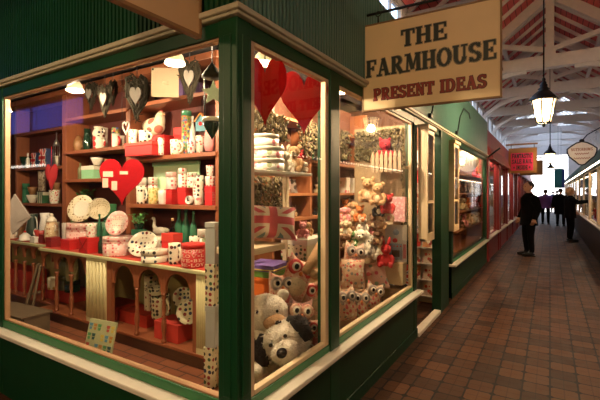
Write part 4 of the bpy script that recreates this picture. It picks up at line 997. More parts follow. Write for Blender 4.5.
# ================================================================== lettering: strokes drawn as slabs
GL={ # strokes in a unit-high box: ('l',x0,y0,x1,y1,thick?) line, ('a',cx,cy,rx,ry,a0,a1) arc; first number is the width
'T':(.80,[('l',.40,0,.40,1,1),('l',0,.94,.80,.94,0),('l',.05,.70,.05,.98,0),('l',.75,.70,.75,.98,0),('s',.40,0)]),
'H':(.92,[('l',.2,0,.2,1,1),('l',.72,0,.72,1,1),('l',.2,.5,.72,.5,0),('s',.2,0),('s',.2,1),('s',.72,0),('s',.72,1)]),
'E':(.80,[('l',.2,0,.2,1,1),('l',.05,.95,.72,.95,0),('l',.2,.5,.55,.5,0),('l',.05,.05,.75,.05,0),('l',.70,.72,.70,.98,0),('l',.73,.02,.73,.28,0),('l',.54,.38,.54,.62,0)]),
'F':(.76,[('l',.2,0,.2,1,1),('l',.05,.95,.72,.95,0),('l',.2,.5,.55,.5,0),('l',.70,.72,.70,.98,0),('l',.54,.38,.54,.62,0),('s',.2,0)]),
'A':(.98,[('l',.18,0,.46,1,0),('l',.46,1,.78,0,1),('l',.26,.34,.68,.34,0),('s',.18,0),('s',.79,0)]),
'R':(.92,[('l',.2,0,.2,1,1),('a',.38,.73,.28,.225,-90,90),('l',.05,.95,.4,.95,0),('l',.2,.5,.4,.5,0),('l',.42,.5,.76,0,1),('s',.2,0),('s',.78,0)]),
'M':(1.12,[('l',.16,0,.22,1,0),('l',.24,1,.55,.12,1),('l',.55,.12,.86,1,0),('l',.9,1,.95,0,1),('s',.16,0),('s',.95,0),('s',.2,1),('s',.9,1)]),
'O':(.94,[('a',.47,.5,.36,.46,0,360)]),
'U':(.92,[('l',.2,1,.2,.35,1),('a',.46,.35,.26,.30,180,360),('l',.72,1,.72,.35,0),('s',.2,1),('s',.72,1)]),
'S':(.76,[('a',.38,.735,.26,.215,20,270),('a',.38,.265,.26,.215,-160,90),('l',.63,.74,.63,.97,0),('l',.12,.03,.12,.26,0)]),
'P':(.82,[('l',.2,0,.2,1,1),('a',.38,.72,.30,.235,-90,90),('l',.05,.95,.4,.95,0),('l',.2,.48,.4,.48,0),('s',.2,0)]),
'N':(.96,[('l',.2,0,.2,1,0),('l',.2,1,.74,.04,1),('l',.74,0,.74,1,0),('s',.2,0),('s',.16,1),('s',.74,1)]),
'I':(.46,[('l',.23,0,.23,1,1),('s',.23,0),('s',.23,1)]),
'D':(.92,[('l',.2,0,.2,1,1),('a',.38,.5,.38,.45,-90,90),('l',.05,.95,.4,.95,0),('l',.05,.05,.4,.05,0)]),
'L':(.74,[('l',.2,0,.2,1,1),('l',.05,.05,.7,.05,0),('l',.68,.02,.68,.28,0),('s',.2,1)]),
'V':(.92,[('l',.16,1,.46,0,1),('l',.46,0,.76,1,0),('s',.16,1),('s',.76,1)]),
'B':(.84,[('l',.2,0,.2,1,1),('a',.38,.74,.26,.21,-90,90),('a',.38,.26,.30,.22,-90,90),('l',.05,.95,.4,.95,0),('l',.05,.05,.4,.05,0),('l',.2,.5,.4,.5,0)]),
'C':(.84,[('a',.48,.5,.36,.45,45,315),('l',.72,.68,.72,.95,0)]),
'W':(1.2,[('l',.1,1,.34,0,1),('l',.34,0,.58,.9,0),('l',.58,.9,.84,0,1),('l',.84,0,1.08,1,0)]),
'Y':(.9,[('l',.14,1,.45,.48,1),('l',.45,.48,.76,1,0),('l',.45,0,.45,.5,1)]),
'G':(.88,[('a',.48,.5,.36,.45,45,360),('l',.62,.46,.86,.46,0)]),
'-':(.5,[('l',.05,.45,.45,.45,1)]),
'+':(.6,[('l',.3,.25,.3,.75,1),('l',.05,.5,.55,.5,1),('l',.12,.32,.48,.68,0),('l',.12,.68,.48,.32,0)]),
'/':(.5,[('l',.05,0,.4,1,0)]),
' ':(.45,[])}
def text_mb(txt,width,hh,org,t=.004,thick=.20,thin=.095,serif=True,grow=0.0,bend=None,mb=None,plain=False):
    """letters standing in the x-z plane, facing -y, centred on org; bend(x,z)->(x,y,z) wraps them on a curved face"""
    mb=mb or MB(); tot=sum(GL[c][0] for c in txt)+.06*(len(txt)-1); k=width/(tot*hh)
    if plain: thick=thin=.15
    x=-width/2
    def quad(p):
        q=[]
        for (a,b) in p:
            if bend: q.append((bend(a,b,0),bend(a,b,t)))
            else: q.append(((org[0]+a,org[1]-t,org[2]+b),(org[0]+a,org[1],org[2]+b)))
        n=len(q); vs=[v[0] for v in q]+[v[1] for v in q]
        mb.add(vs,[tuple(range(n)),tuple(range(2*n-1,n-1,-1))]+[((i+1)%n,i,n+i,n+(i+1)%n) for i in range(n)])
    def line(x0,z0,x1,z1,w):
        dx,dz=x1-x0,z1-z0; l=math.hypot(dx,dz) or 1; w=w+grow*2; ex,ez=dx/l*grow,dz/l*grow; nx,nz=-dz/l*w/2,dx/l*w/2
        quad([(x0-ex-nx,z0-ez-nz),(x1+ex-nx,z1+ez-nz),(x1+ex+nx,z1+ez+nz),(x0-ex+nx,z0-ez+nz)][::1])
    for c in txt:
        wch,st=GL[c]
        for s in st:
            if s[0]=='l': line(x+s[1]*hh*k,(s[2]-.5)*hh,x+s[3]*hh*k,(s[4]-.5)*hh,(thick if s[5] else thin)*hh)
            elif s[0]=='s':
                if serif and not plain: zz=(.04 if s[2]==0 else .96)-.5; line(x+(s[1]-.19)*hh*k,zz*hh,x+(s[1]+.19)*hh*k,zz*hh,.09*hh)
            else:
                _,cx,cy,rx,ry,a0,a1=s; n=12; P=[]
                for i in range(n+1):
                    a=R(a0+(a1-a0)*i/n); P.append((x+(cx+rx*cos(a))*hh*k,(cy-.5+ry*sin(a))*hh,abs(cos(a))))
                for p,q in zip(P,P[1:]):
                    w=(thin+(thick-thin)*((p[2]+q[2])/2))*hh
                    line(p[0],p[1],q[0],q[1],w)
        x+=(wch+.06)*hh*k
    return mb
# red biscuit tin printed with words
(p,w,hh)=LOVE_AT if 'LOVE_AT' in globals() else ((0,0,0),.1,.1)
# ================================================================== corridor windows of the gift shop
def at(px,X,py=None):
    """the point on the upright plane X=const seen at px (and py)"""
    Y=YatX(px,X); d=depth(X,Y); return Y,d,(zat(py,d) if py is not None else 0)
FACE=R(118)    # turned towards the corner of the shop
def fur(name,c,v=.18): return mat(name,c,.95,var=v,scale=45,bump=.7,bscale=90)
FW=fur('plush_white',(.78,.70,.56)); FB=fur('plush_black',(.006,.005,.005)); FT=fur('plush_tan',(.46,.27,.13)); FC=fur('plush_cream',(.68,.53,.34)); FP=fur('plush_pink',(.72,.28,.28)); FR=fur('plush_red',(.52,.03,.03)); FG=fur('plush_grey',(.36,.31,.27)); FBR=fur('plush_brown',(.20,.10,.05)); FO=fur('plush_orange',(.65,.20,.05)); FGN=fur('plush_green',(.12,.25,.08))
EYE_M=mat('bead_eye',(.01,.008,.008),.15,var=0)
def tufts(mb,c,r,n,s,M=None):
    for i in range(n):
        z=random.uniform(-1,1); a=random.uniform(0,6.283); q=math.sqrt(1-z*z)
        v=Vector((q*cos(a),q*sin(a),z)); p=Vector((c[0]+v.x*r[0],c[1]+v.y*r[1],c[2]+v.z*r[2]))
        k=(v+Vector((random.uniform(-.8,.8),random.uniform(-.8,.8),random.uniform(-1,.1)))).normalized()*s*random.uniform(.6,1.2)
        o=v.orthogonal().normalized()*s*.34; o2=v.cross(o).normalized()*s*.34
        mb.add([p-v*s*.3+o,p-v*s*.3-o*.5+o2*.87,p-v*s*.3-o*.5-o2*.87,p+k],[(0,1,3),(1,2,3),(2,0,3)],M,0,True)
def plush(label,loc,hh,m,name='teddy_bear',cat='soft toy',rz=FACE-pi/2,ear='round',muz=None,belly=None,rot=None,group=None,ear_m=None,shag=0):
    """a sitting soft toy hh tall that faces its local -y"""
    e=empty(name,label,cat,loc,rz,group,rot); k=hh
    b=MB().ell((0,0,k*.27),(k*.24,k*.20,k*.27)); hd=MB().ell((0,-k*.03,k*.70),(k*.215,k*.20,k*.20))
    if shag: tufts(b,(0,0,k*.27),(k*.24,k*.20,k*.27),160,shag); tufts(hd,(0,-k*.03,k*.70),(k*.215,k*.2,k*.2),160,shag)
    link('body',b,m,e); h_=link('head',hd,m,e)
    if belly: link('belly',MB().ell((0,-k*.10,k*.27),(k*.15,k*.11,k*.18)),belly,e)
    link('muzzle',MB().ell((0,-k*.20,k*.65),(k*.10,k*.09,k*.075)),muz or m,h_); link('nose',MB().ell((0,-k*.285,k*.675),(k*.034,k*.02,k*.026)),EYE_M,h_)
    for s in (-1,1):
        link('eye',MB().ell((s*k*.085,-k*.205,k*.745),k*.022,n=10,m=6),EYE_M,h_)
        if ear=='round': q=MB().ell((s*k*.18,0,k*.87),(k*.085,k*.045,k*.085))
        elif ear=='long': q=MB().tube([(s*k*.08,0,k*.85),(s*k*.12,0,k*1.02),(s*k*.16,-k*.02,k*1.2)],[k*.05,k*.07,k*.03],8)
        elif ear=='flop': q=MB().tube([(s*k*.17,0,k*.84),(s*k*.25,-k*.03,k*.72),(s*k*.24,-k*.05,k*.56)],[k*.05,k*.085,k*.05],8)
        else: q=MB().lathe([(k*.08,0),(k*.05,k*.08),(0,k*.14)],8,T(s*k*.14,0,k*.84,ry=s*.3),sy=.5)
        link('ear',q,ear_m or m,h_)
        link('arm',MB().tube([(s*k*.18,-k*.02,k*.45),(s*k*.29,-k*.10,k*.33),(s*k*.27,-k*.18,k*.20)],[k*.075,k*.08,k*.07],8).ell((s*k*.27,-k*.18,k*.19),k*.075,n=10,m=6),m,e)
        link('leg',MB().tube([(s*k*.13,-k*.06,k*.12),(s*k*.2,-k*.26,k*.09),(s*k*.22,-k*.36,k*.10)],[k*.10,k*.095,k*.09],8).ell((s*k*.22,-k*.37,k*.12),(k*.085,k*.06,k*.115),n=10,m=6),m,e)
    return e
def owl(label,loc,hh,m,belly,ring,rot,group=None,bag=None):
    """flat stuffed owl with pointed ears, ringed eyes and an oval belly; upright in its local frame, facing -y"""
    e=empty('owl_cushion',label,'owl cushion',loc,0,group,rot); k=hh; w=k*.62
    o=[]; 
    pts=[(-.46,.0),(-.30,-.02),(.30,-.02),(.46,.0),(.52,.2),(.5,.5),(.52,.78),(.50,1.0),(.36,.92),(.12,.86),(-.12,.86),(-.36,.92),(-.50,1.0),(-.52,.78),(-.5,.5),(-.52,.2)]
    n=len(pts); vs=[]; fs=[]
    P=[(x*w,z*k) for x,z in pts]
    for sg in (-1,1):
        b=len(vs); vs+=[(x,0,z) for x,z in P]+[(x*.8,sg*k*.13,k*.45+(z-k*.45)*.82) for x,z in P]+[(x*.4,sg*k*.19,k*.45+(z-k*.45)*.42) for x,z in P]+[(0,sg*k*.20,k*.45)]
        for r_ in range(2):
            for i in range(n):
                q=(b+r_*n+i,b+r_*n+(i+1)%n,b+(r_+1)*n+(i+1)%n,b+(r_+1)*n+i); fs.append(q if sg<0 else q[::-1])
        for i in range(n):
            q=(b+2*n+i,b+2*n+(i+1)%n,b+3*n); fs.append(q if sg<0 else q[::-1])
    mb=MB(); mb.add(vs,fs,None,0,True); link('body',mb,m,e)
    link('belly',MB().ell((0,-k*.135,k*.30),(w*.36,k*.09,k*.24)),belly,e)
    for s in (-1,1):
        r=w*.275; q=MB().ell((s*w*.25,-k*.165,k*.68),(r,k*.045,r)); ob=link('eye',q,ring,e)
        link('eye_white',MB().ell((s*w*.24,-k*.205,k*.68),(r*.60,k*.018,r*.60)),FW,ob); link('pupil',MB().ell((s*w*.235,-k*.222,k*.68),(r*.32,k*.010,r*.36)),EYE_M,ob)
    link('beak',MB().ell((0,-k*.20,k*.56),(w*.07,k*.03,k*.05)),FO,e)
    if bag: 
        link('bag',MB().pillow(w*1.2,k*1.12,k*.44,T(0,0,k*.48)),bag,e,label='clear crinkled plastic bag')
    return e
BAG=glass('crinkled_bag_film',(.96,.96,.96),1.45,1.3)
OWLP=dots('owl_pink_print',(.66,.40,.28),[(.55,.10,.10),(.75,.60,.45)],60,.36,.85,.8); OWLR=mat('owl_ring_red',(.58,.06,.05),.8,var=.15); OWLB=dots('owl_belly',(.56,.45,.28),[(.40,.36,.22)],50,.36,.85,.6); OWLK=dots('owl_pink_belly',(.62,.14,.14),[(.78,.40,.34)],55,.35,.8,.6); OWLC=dots('owl_flower_print',(.56,.36,.22),[(.5,.08,.07),(.20,.20,.16),(.66,.55,.4)],34,.45,.85,1); OWLD=dots('owl_dark_print',(.30,.13,.10),[(.6,.30,.24),(.12,.07,.05)],48,.42,.8,1)
RINGC=mat('owl_ring_grey',(.34,.28,.24),.85)
# ---- fittings: stepped display bench, boards and back shelves
BZ=.42
SHELFW=wood('shop_shelf_wood',(.26,.09,.03),(.42,.16,.06),.5,'Y')
db=empty('display_bench','stepped wooden display bench inside the corridor windows','bench',(0,0,0))
link('front_step',MB().box(-1.47,FX-.07,1.58,4.33,.251,BZ),wood('bench_wood',(.38,.24,.12),(.52,.36,.20),.6,'Y'),db,.004)
link('back_step',MB().box(-1.98,-1.605,2.80,4.33,.251,.62),wood('bench_wood',(.38,.24,.12),(.52,.36,.20)),db,.004)
us=empty('window_stand','pale wooden stand with two boards inside the window nearest the corner','shelf',(0,0,0))
link('board',MB().box(-1.88,-1.62,1.96,2.40,1.195,1.24),wood('pale_board',(.60,.45,.28),(.72,.58,.38),.5,'Y'),us,.004)
link('upper_board',MB().box(-1.89,-1.62,2.02,2.78,1.735,1.757),mat('white_board',(.80,.74,.64),.5),us,.004)
for x,y in ((-1.85,2.04),(-1.655,1.985)): link('leg',MB().box(x-.025,x+.025,y-.025,y+.025,.251,1.735),DOTC if x>-1.7 else wood('pale_board',(.60,.45,.28),(.72,.58,.38)),us,.003)
link('leg',MB().box(-1.88,-1.84,2.735,2.775,.251,1.735),wood('pale_board',(.60,.45,.28),(.72,.58,.38)),us,.003)
bs=empty('wall_shelves','tall brown shelves behind the corridor windows','shelf',(0,0,0)); SX=-2.2
for y in (3.05,3.75,4.42,5.3): link('upright',MB().box(-2.45,SX,y-.02,y+.02,.25,2.7),wood('shop_shelf_upright',(.24,.08,.03),(.40,.15,.06),.5,'Z'),bs,.003)
for z in (.7,1.10,1.345,1.60,1.96,2.35): link('shelf',MB().box(-2.45,SX+.01,3.03,5.32,z-.03,z),SHELFW,bs,.003)
link('back',MB().box(-2.47,-2.45,3.03,5.32,.25,2.75),mat('shelf_back',(.14,.05,.025),.7,var=.2),bs)
# dried hop bines hanging in swags behind the goods
HOP=mat('dried_hops',(.085,.062,.026),.9,var=.55,scale=25); HOP2=mat('dried_hops_pale',(.17,.13,.06),.9,var=.4,scale=25)
def hops(label,x,y0,y1,z0,z1,n,cat='garland',th=.06):
    e=empty('hop_garland',label,cat,(x,(y0+y1)/2,z1)); L_=y1-y0
    a=MB(); b=MB()
    for i in range(n):
        q=a if random.random()<.6 else b; y=random.uniform(-L_/2,L_/2); z=random.uniform(z0-z1,0); s=random.uniform(.012,.028)
        M=T(random.uniform(-th,th),y,z,random.uniform(-1,1),random.uniform(-1,1),random.uniform(0,6.28))
        q.add([(0,0,s*1.2),(s*.6,0,0),(0,s*.6,0),(-s*.6,0,0),(0,-s*.6,0),(0,0,-s)],[(0,1,2),(0,2,3),(0,3,4),(0,4,1),(5,2,1),(5,3,2),(5,4,3),(5,1,4)],M)
    st=MB()
    for i in range(max(4,int(L_*16))):
        y=random.uniform(-L_/2,L_/2); st.tube([(random.uniform(-th,th)*.6,y+random.uniform(-.06,.06),(z0-z1)*j/4) for j in range(5)],.005,4)
    o=link('dark_cones',a,HOP,e); o['kind']='stuff'; o=link('pale_cones',b,HOP2,e); o['kind']='stuff'; o=link('bines',st,DARKW,e); o['kind']='stuff'
    return e
hops('curtain of dried hops between the window stand boards, standing in for a mottled reflection',-2.02,2.25,2.95,1.26,1.73,1300)  # this curtain and the next swag replace mottled reflections in the glass
hops('swag of dried hops above the flowered round tins, standing in for a mottled reflection',-2.03,2.22,3.0,2.06,2.28,700)
hops('broad dried hop garland across the top of the wider corridor window',-2.05,3.3,4.34,1.98,2.32,1000)
hops('column of dried hops hanging down the door end of the wider corridor window',-1.36,4.36,4.40,1.0,2.3,420,th=.035)
hops('broad swag of dried hops over the picket fence at the door end of the window',-1.66,4.35,4.39,1.98,2.32,900,th=.30)
# ---- flowered tins, three high
z=1.758
for (w,hh,l,dx) in ((.27,.088,'flowered round tin, bottom of the stack of three',0),(.255,.085,'flowered round tin, middle of the stack of three',.005),(.215,.085,'flowered round tin, topmost of the stack of three',-.02)):
    Y,d,_=at(266,-1.75); tin(l,(-1.75,Y+dx,z),w,hh,FLORB,mat('tin_cream_lid',(.84,.78,.68),.35),name='round_tin',lidf=.35); z+=hh+.001
Y,d,_=at(284,-1.80); zt=1.758
for (w,hh,l) in ((.19,.075,'small flowered box under another beside the round tins'),(.15,.07,'upper small flowered box beside the round tins')):
    boxx(l,(-1.80,Y+.02,zt),w,.14,hh,FLORB,rz=.3); zt+=hh+.001
Y,d,_=at(296,-1.70); plush('light tan teddy bear sitting at the end of the white upper board',(-1.72,Y,1.759),.235,FT,belly=FC,muz=FC)
Y,d,_=at(287,-1.68); plush('small white rabbit on the upper board beside the tan teddy',(-1.68,Y-.02,1.759),.17,FW,'toy_rabbit',ear='long')
Y,d,_=at(304,-1.66); plush('tiny white lamb at the very end of the upper board',(-1.66,Y,1.759),.10,FW,'toy_lamb',ear='flop')
Y,d,_=at(280,-1.92); plush('dark brown bear sitting beside the small boxes on the upper board',(-1.86,Y+.10,1.7585),.16,FBR)
# ---- flag cushion on the lower board
Y,d,zc=at(272,-1.74,226)
fc=empty('flag_cushion','cushion with a crossed pink and white flag on the board inside the corner window','cushion',(-1.76,Y,1.382),rot=(R(-14),R(4),R(50)))
w,hh=.42,.26
UJ=None
def flag_mat():
    """crossed flag printed on the cushion cover"""
    m,nt,b=_new('flag_print'); L=nt.links; tc=nd(nt,'ShaderNodeTexCoord'); sp=nd(nt,'ShaderNodeSeparateXYZ'); L.new(tc.outputs['Object'],sp.inputs[0])
    def M(op,a,b_=None):
        n=nd(nt,'ShaderNodeMath',operation=op)
        for i,q in enumerate((a,b_)):
            if q is None: continue
            if isinstance(q,(int,float)): n.inputs[i].default_value=q
            else: L.new(q,n.inputs[i])
        return n.outputs[0]
    u=M('DIVIDE',sp.outputs['X'],w/2); v=M('DIVIDE',sp.outputs['Z'],hh/2); au=M('ABSOLUTE',u); av=M('ABSOLUTE',v)
    dg=M('ABSOLUTE',M('SUBTRACT',au,av))
    def mixc(prev,cond,col):
        x=nd(nt,'ShaderNodeMix',data_type='RGBA'); L.new(cond,x.inputs[0]); 
        if isinstance(prev,tuple): x.inputs[6].default_value=prev
        else: L.new(prev,x.inputs[6])
        x.inputs[7].default_value=col; return x.outputs[2]
    W=(.78,.66,.52,1); RD=(.60,.10,.12,1)
    c=mixc((.14,.28,.31,1),M('LESS_THAN',dg,.40),W); c=mixc(c,M('LESS_THAN',dg,.13),RD)
    cr=M('MINIMUM',M('MULTIPLY',au,1.5),av); c=mixc(c,M('LESS_THAN',cr,.38),W); c=mixc(c,M('LESS_THAN',cr,.21),RD)
    L.new(c,b.inputs['Base Color']); b.inputs['Roughness'].default_value=.85; return m
link('cover',MB().pillow(w,hh,.24,None,0,14,.2),flag_mat(),fc); 
link('piping',MB().tube([(x*w/2*.93,0,z_*hh/2*.93) for x,z_ in ((-1,-1),(0,-.96),(1,-1),(.96,0),(1,1),(0,.96),(-1,1),(-.96,0))],.006,6,closed=True),mat('pink_piping',(.70,.35,.30),.8),fc)
# ---- boxes under the board
Y,d,_=at(268,-1.86); z=.62
ob=empty('storage_crate','orange plastic crate at the bottom of the stack under the window stand','crate',(-1.92,2.57,.80),R(6))
OR=mat('orange_plastic',(.70,.16,.03),.4); wd,dp,hh=.27,.27,.15
for (a,b_,c,d_) in ((-wd/2,wd/2,-dp/2,-dp/2+.012),(-wd/2,wd/2,dp/2-.012,dp/2),(-wd/2,-wd/2+.012,-dp/2,dp/2),(wd/2-.012,wd/2,-dp/2,dp/2)): link('side',MB().box(a,b_,c,d_,0,hh),OR,ob,.003)
link('base',MB().box(-wd/2,wd/2,-dp/2,dp/2,0,.012),OR,ob); link('rim',MB().box(-wd/2-.012,wd/2+.012,-dp/2-.012,-dp/2+.006,hh-.02,hh).box(wd/2-.006,wd/2+.012,-dp/2,dp/2+.012,hh-.02,hh),OR,ob)
boxx('plain cardboard carton under the orange crate',(-1.92,2.57,.2515),.27,.27,.545,KRAFT,name='carton')
boxx('flat green box between the orange crate and the purple one',(-1.92,2.57,.951),.27,.27,.045,mat('green_card',(.12,.26,.05),.5),name='game_box',rz=R(5))
pb2=boxx('flat purple box with a yellow line, on top of the stack under the window stand',(-1.92,2.57,.997),.27,.28,.05,mat('purple_card',(.16,.10,.34),.5),name='game_box',rz=R(8)); link('stripe',MB().box(-.138,.138,-.143,.143,.012,.018),mat('yellow_line',(.75,.62,.08),.5),pb2)
# ---- owl cushions heaped by the post
def owl_at(px,py,X,hh,l,m,bl,rg,tilt,lean=.15,turn=R(50),bag=None):
    Y,d,zc=at(px,X,py); M=Euler((0,0,turn)).to_matrix().to_4x4()@Euler((-lean,0,0)).to_matrix().to_4x4()@Euler((0,tilt,0)).to_matrix().to_4x4()
    off=M@Vector((0,0,hh*.48)); return owl(l,(X-off.x,Y-off.y,zc-off.z),hh,m,bl,rg,M.to_euler(),None,bag)
owl_at(297,277,-1.60,.33,'large pink owl cushion with red ringed eyes leaning at the top of the heap',OWLP,OWLB,OWLR,R(22))
owl_at(281,291,-1.67,.29,'pink owl cushion with a rosy belly in a plastic bag, beside the orange crate',OWLP,OWLK,RINGC,R(3),bag=BAG)
owl_at(316,296,-1.53,.27,'pink owl cushion with red ringed eyes close to the window post',OWLP,OWLB,OWLR,R(-8))
owl_at(299,318,-1.47,.27,'dark speckled owl cushion in a plastic bag behind the black and white dog',OWLD,OWLD,OWLP,R(10),bag=BAG)
owl_at(317,333,-1.42,.24,'owl cushion with a pink belly at the foot of the window post',OWLP,OWLK,OWLR,R(-4))
link_=None
Y,d,zc=at(318,-1.50,250); e=empty('plush_snake','long limp tan soft toy draped over the owls by the window post','soft toy',(0,0,0))
pts=[]
for (a,b_,x) in ((305,272,-1.50),(312,262,-1.49),(319,248,-1.50),(326,236,-1.52)): Yq,dq,zq=at(a,x,b_); pts.append((x,Yq,zq))
link('body',MB().tube(pts,[.03,.037,.037,.03],10),FT,e)
Yq,dq,zq=at(315,-1.46,274); link('paw',MB().ell((-1.46,Yq,zq),(.045,.04,.04)),FT,e)
# ---- big shaggy dog and the pale seal pup behind it
def shag_dog():
    X=-1.475; Y,d,_=at(284,X); e=empty('toy_dog','big shaggy white toy dog with black ears lying at the bottom of the corner window','soft toy',(X,Y,BZ+.022),R(16))
    b=MB().ell((0,.17,.12),(.13,.16,.115),n=20,m=12); tufts(b,(0,.17,.125),(.13,.16,.11),420,.03); link('body',b,FW,e)
    hd=MB().ell((0,0,0),(.145,.13,.125),n=20,m=12); tufts(hd,(0,0,0),(.145,.13,.125),520,.032)
    hd.ell((0,-.115,-.05),(.095,.085,.072),n=16,m=10); tufts(hd,(0,-.115,-.05),(.095,.085,.072),170,.024); ho=link('head',hd,FW,e,loc=(0,-.02,.215)); ho.rotation_euler=(R(-6),R(-32),R(14))
    link('nose',MB().ell((.0,-.20,-.035),(.036,.022,.032)),EYE_M,ho)
    for s in (-1,1):
        q=MB().tube([(s*.10,0,.09),(s*.165,-.05,.03),(s*.17,-.09,-.07)],[.03,.055,.035],10); tufts(q,(s*.165,-.055,.01),(.04,.05,.08),120,.028); link('ear',q,FB,ho,label='black ear')
        link('eye',MB().ell((s*.055,-.13,.03),.014,n=10,m=6),EYE_M,ho)
        q=MB().tube([(s*.10,.06,.07),(s*.14,-.08,.05),(s*.13,-.17,.05)],[.05,.048,.045],10).ell((s*.13,-.17,.05),(.052,.055,.046)); tufts(q,(s*.13,-.11,.055),(.05,.09,.042),150,.02); link('leg',q,FW,e)
    e.scale=(.97,.97,.97)
    return e
shag_dog()
def seal():
    X=-1.66; Y,d,zc=at(266,X,322); e=empty('toy_polar_bear','pale cream toy bear with a tan muzzle slumped behind the shaggy dog','soft toy',(X,Y-.0,.2535),R(40))
    b=MB().ell((0,.02,.19),(.13,.12,.185),n=20,m=12); tufts(b,(0,.02,.2),(.13,.12,.17),240,.02)
    b.ell((0,0,.36),(.12,.11,.13)); link('body',b,FW,e)
    hd=MB().ell((0,-.02,.53),(.155,.13,.125),n=20,m=12); tufts(hd,(0,-.02,.53),(.155,.13,.125),260,.016); ho=link('head',hd,FW,e)
    link('muzzle',MB().ell((.05,-.13,.495),(.08,.075,.055)),FT,ho,label='tan muzzle'); link('nose',MB().ell((.07,-.20,.51),(.024,.014,.018)),EYE_M,ho)
    for s in (-1,1):
        link('eye',MB().ell((s*.065,-.125,.565),.012,n=10,m=6),EYE_M,ho); link('ear',MB().ell((s*.12,.02,.635),(.042,.028,.042)),FW,ho)
        link('arm',MB().tube([(s*.11,.0,.36),(s*.15,-.06,.25),(s*.13,-.09,.17)],[.05,.05,.045],10),FW,e)
    return e
seal()
# ---- back shelf goods seen through the first window
def on_back(px,py_top,z,fn_h=None,X=-2.30):
    Y,d,_=at(px,X); return (X,Y,z+.0015),d,(zat(py_top,d)-z)
for (px,top,z,kind,m,l) in ((300,146,1.96,'bear',FR,'red teddy on the brown shelf behind the tan teddy'),(308,143,1.96,'bear',FGN,'green toy frog on the brown shelf, next to the red teddy'),(314,142,1.96,'bear',FG,'grey toy donkey on the brown shelf, end of the row'),(320,149,1.96,'cup',mat('lilac_mug',(.45,.40,.45),.4),'lilac cup at the end of the brown shelf'),
    (317,184,1.60,'bear',FC,'cream dog toy with a brown eye on the shelf below the red teddy'),(323,172,1.60,'bear',FP,'pink toy pig on the shelf below the lilac cup'),
    (292,181,1.60,'card',dots('pink_photo_card',(.66,.40,.36),[(.3,.15,.1),(.7,.6,.5)],20,.5,.5,1),'pink picture card on the middle brown shelf'),(301,179,1.60,'card',dots('grey_photo_card',(.62,.56,.50),[(.15,.12,.10),(.4,.3,.25)],18,.5,.5,1),'pale card with a grey animal picture on the middle brown shelf'),
    (293,197,1.345,'card',dots('rose_card',(.45,.22,.20),[(.12,.04,.03)],15,.5,.5,1),'dusky rose card with a dark picture on the lower shelf'),(308,197,1.345,'card',dots('white_tag_card',(.72,.62,.52),[(.2,.12,.08)],22,.42,.5,.9),'narrow white card on the lower shelf'),
    (294,207,1.345,'bear',FT,'small tan rabbit in front of the rose card'),(308,211,1.345,'bear',FO,'round orange bird toy in front of the narrow white card'),(315,208,1.345,'bear',FB,'black and orange toy bird on the lower shelf'),(322,213,1.345,'bear',FW,'white toy with a blue tag at the end of the lower shelf')):
    p,d,hh=on_back(px,top,z); hh=max(.08,min(hh,.24))
    if kind=='bear': plush(l,(p[0]-.0,p[1],p[2]),hh,m,'toy_animal',ear=random.choice(['round','flop','long']))
    elif kind=='cup': cup(l,p,.09,hh,m)
    else: card(l,(p[0]-.08,p[1],p[2]),.13,hh,m,rz=FACE-pi/2+.5,lean=R(-8))
Y,d,_=at(303,-1.72); bx=boxx('flowered storage box below the end of the flag cushion',(-1.78,2.93,1.0605),.36,.26,.165,DOTC,CERAM,rz=pi/2,name='storage_box'); boxx('tall plain carton under the flowered storage box',(-1.78,2.93,.6215),.30,.24,.437,KRAFT,rz=pi/2,name='carton')
plush('pink toy pig lying at the end of the flag cushion',(-1.74,2.83,1.2275),.15,FP,'toy_pig',ear='cat'); plush('tan toy mouse beside the pink pig, behind the post',(-1.80,3.02,1.2275),.13,FT,'toy_mouse')
# ---- red felt hearts hung inside the glass
RHF=thin_cloth('thin_red_felt',(.36,.008,.010),.5)
def red_heart(a,b_,t,bt,X,l,rz,text):
    Y,d,zc=at((a+b_)/2,X,(t+bt)/2); w=(b_-a)*d/F*1.16; hh=(bt-t)*d/F*1.08; zc-=.02
    e=empty('red_heart_sign',l,'hanging heart',(X,Y,zc),rz); link('heart',MB().prism(heart_long(w,hh),-.005,.005),RHF,e,.002)
    link('string',MB().tube([(0,0,hh*.36),(0,0,2.9-zc)],.0025,5),BLACK,e)
    return e
# red hearts hung inside the first corridor window
red_heart(246,284,57,122,-1.36,'red felt heart hung in the corridor window beside the corner post',R(34),('SUR',))
red_heart(283,325,71,131,-1.40,'red felt heart hung in the corridor window, further from the corner post',R(34),('SIDE',))
lamp('shaded lamp over the corridor window behind the red hearts',(-1.62,YatX(263,-1.62),zat(64,depth(-1.62,YatX(263,-1.62)))),.13)
# red lettered tin on the dresser
p,w,hh=LOVE_AT
lv=empty('biscuit_tin','red round tin printed with cream words of love at the east end of the worktop','tin',p,R(20)); r=w/2
link('body',MB().lathe([(0,0),(r*.97,0),(r*.98,.004),(r*.98,hh*.80),(0,hh*.80)],40),mat('tin_red',(.50,.012,.015),.35),lv)
link('lid',MB().lathe([(0,hh*.80),(r,hh*.80),(r,hh*.97),(r*.96,hh),(r*.2,hh*.99),(0,hh*.99)],40),mat('tin_red_lid',(.58,.03,.025),.35),lv)
mbt=MB()
for i,tx in enumerate(('E-BE-LOV','LOVE-BE-','S-LOV-L','BE-LOVE-','LOVE-BE-')[:4]):
    zc=hh*(.13+.19*i)
    text_mb(tx,r*3.0,hh*.125,(0,0,0),.002,bend=lambda a,b,t_,zc=zc:((r*.985+.002-t_)*sin(a/r)*1.0,-(r*.985+.002-t_)*cos(a/r),zc+b),mb=mbt)
link('lettering',mbt,mat('tin_cream_ink',(.80,.66,.48),.4),lv,label='cream capital letters')
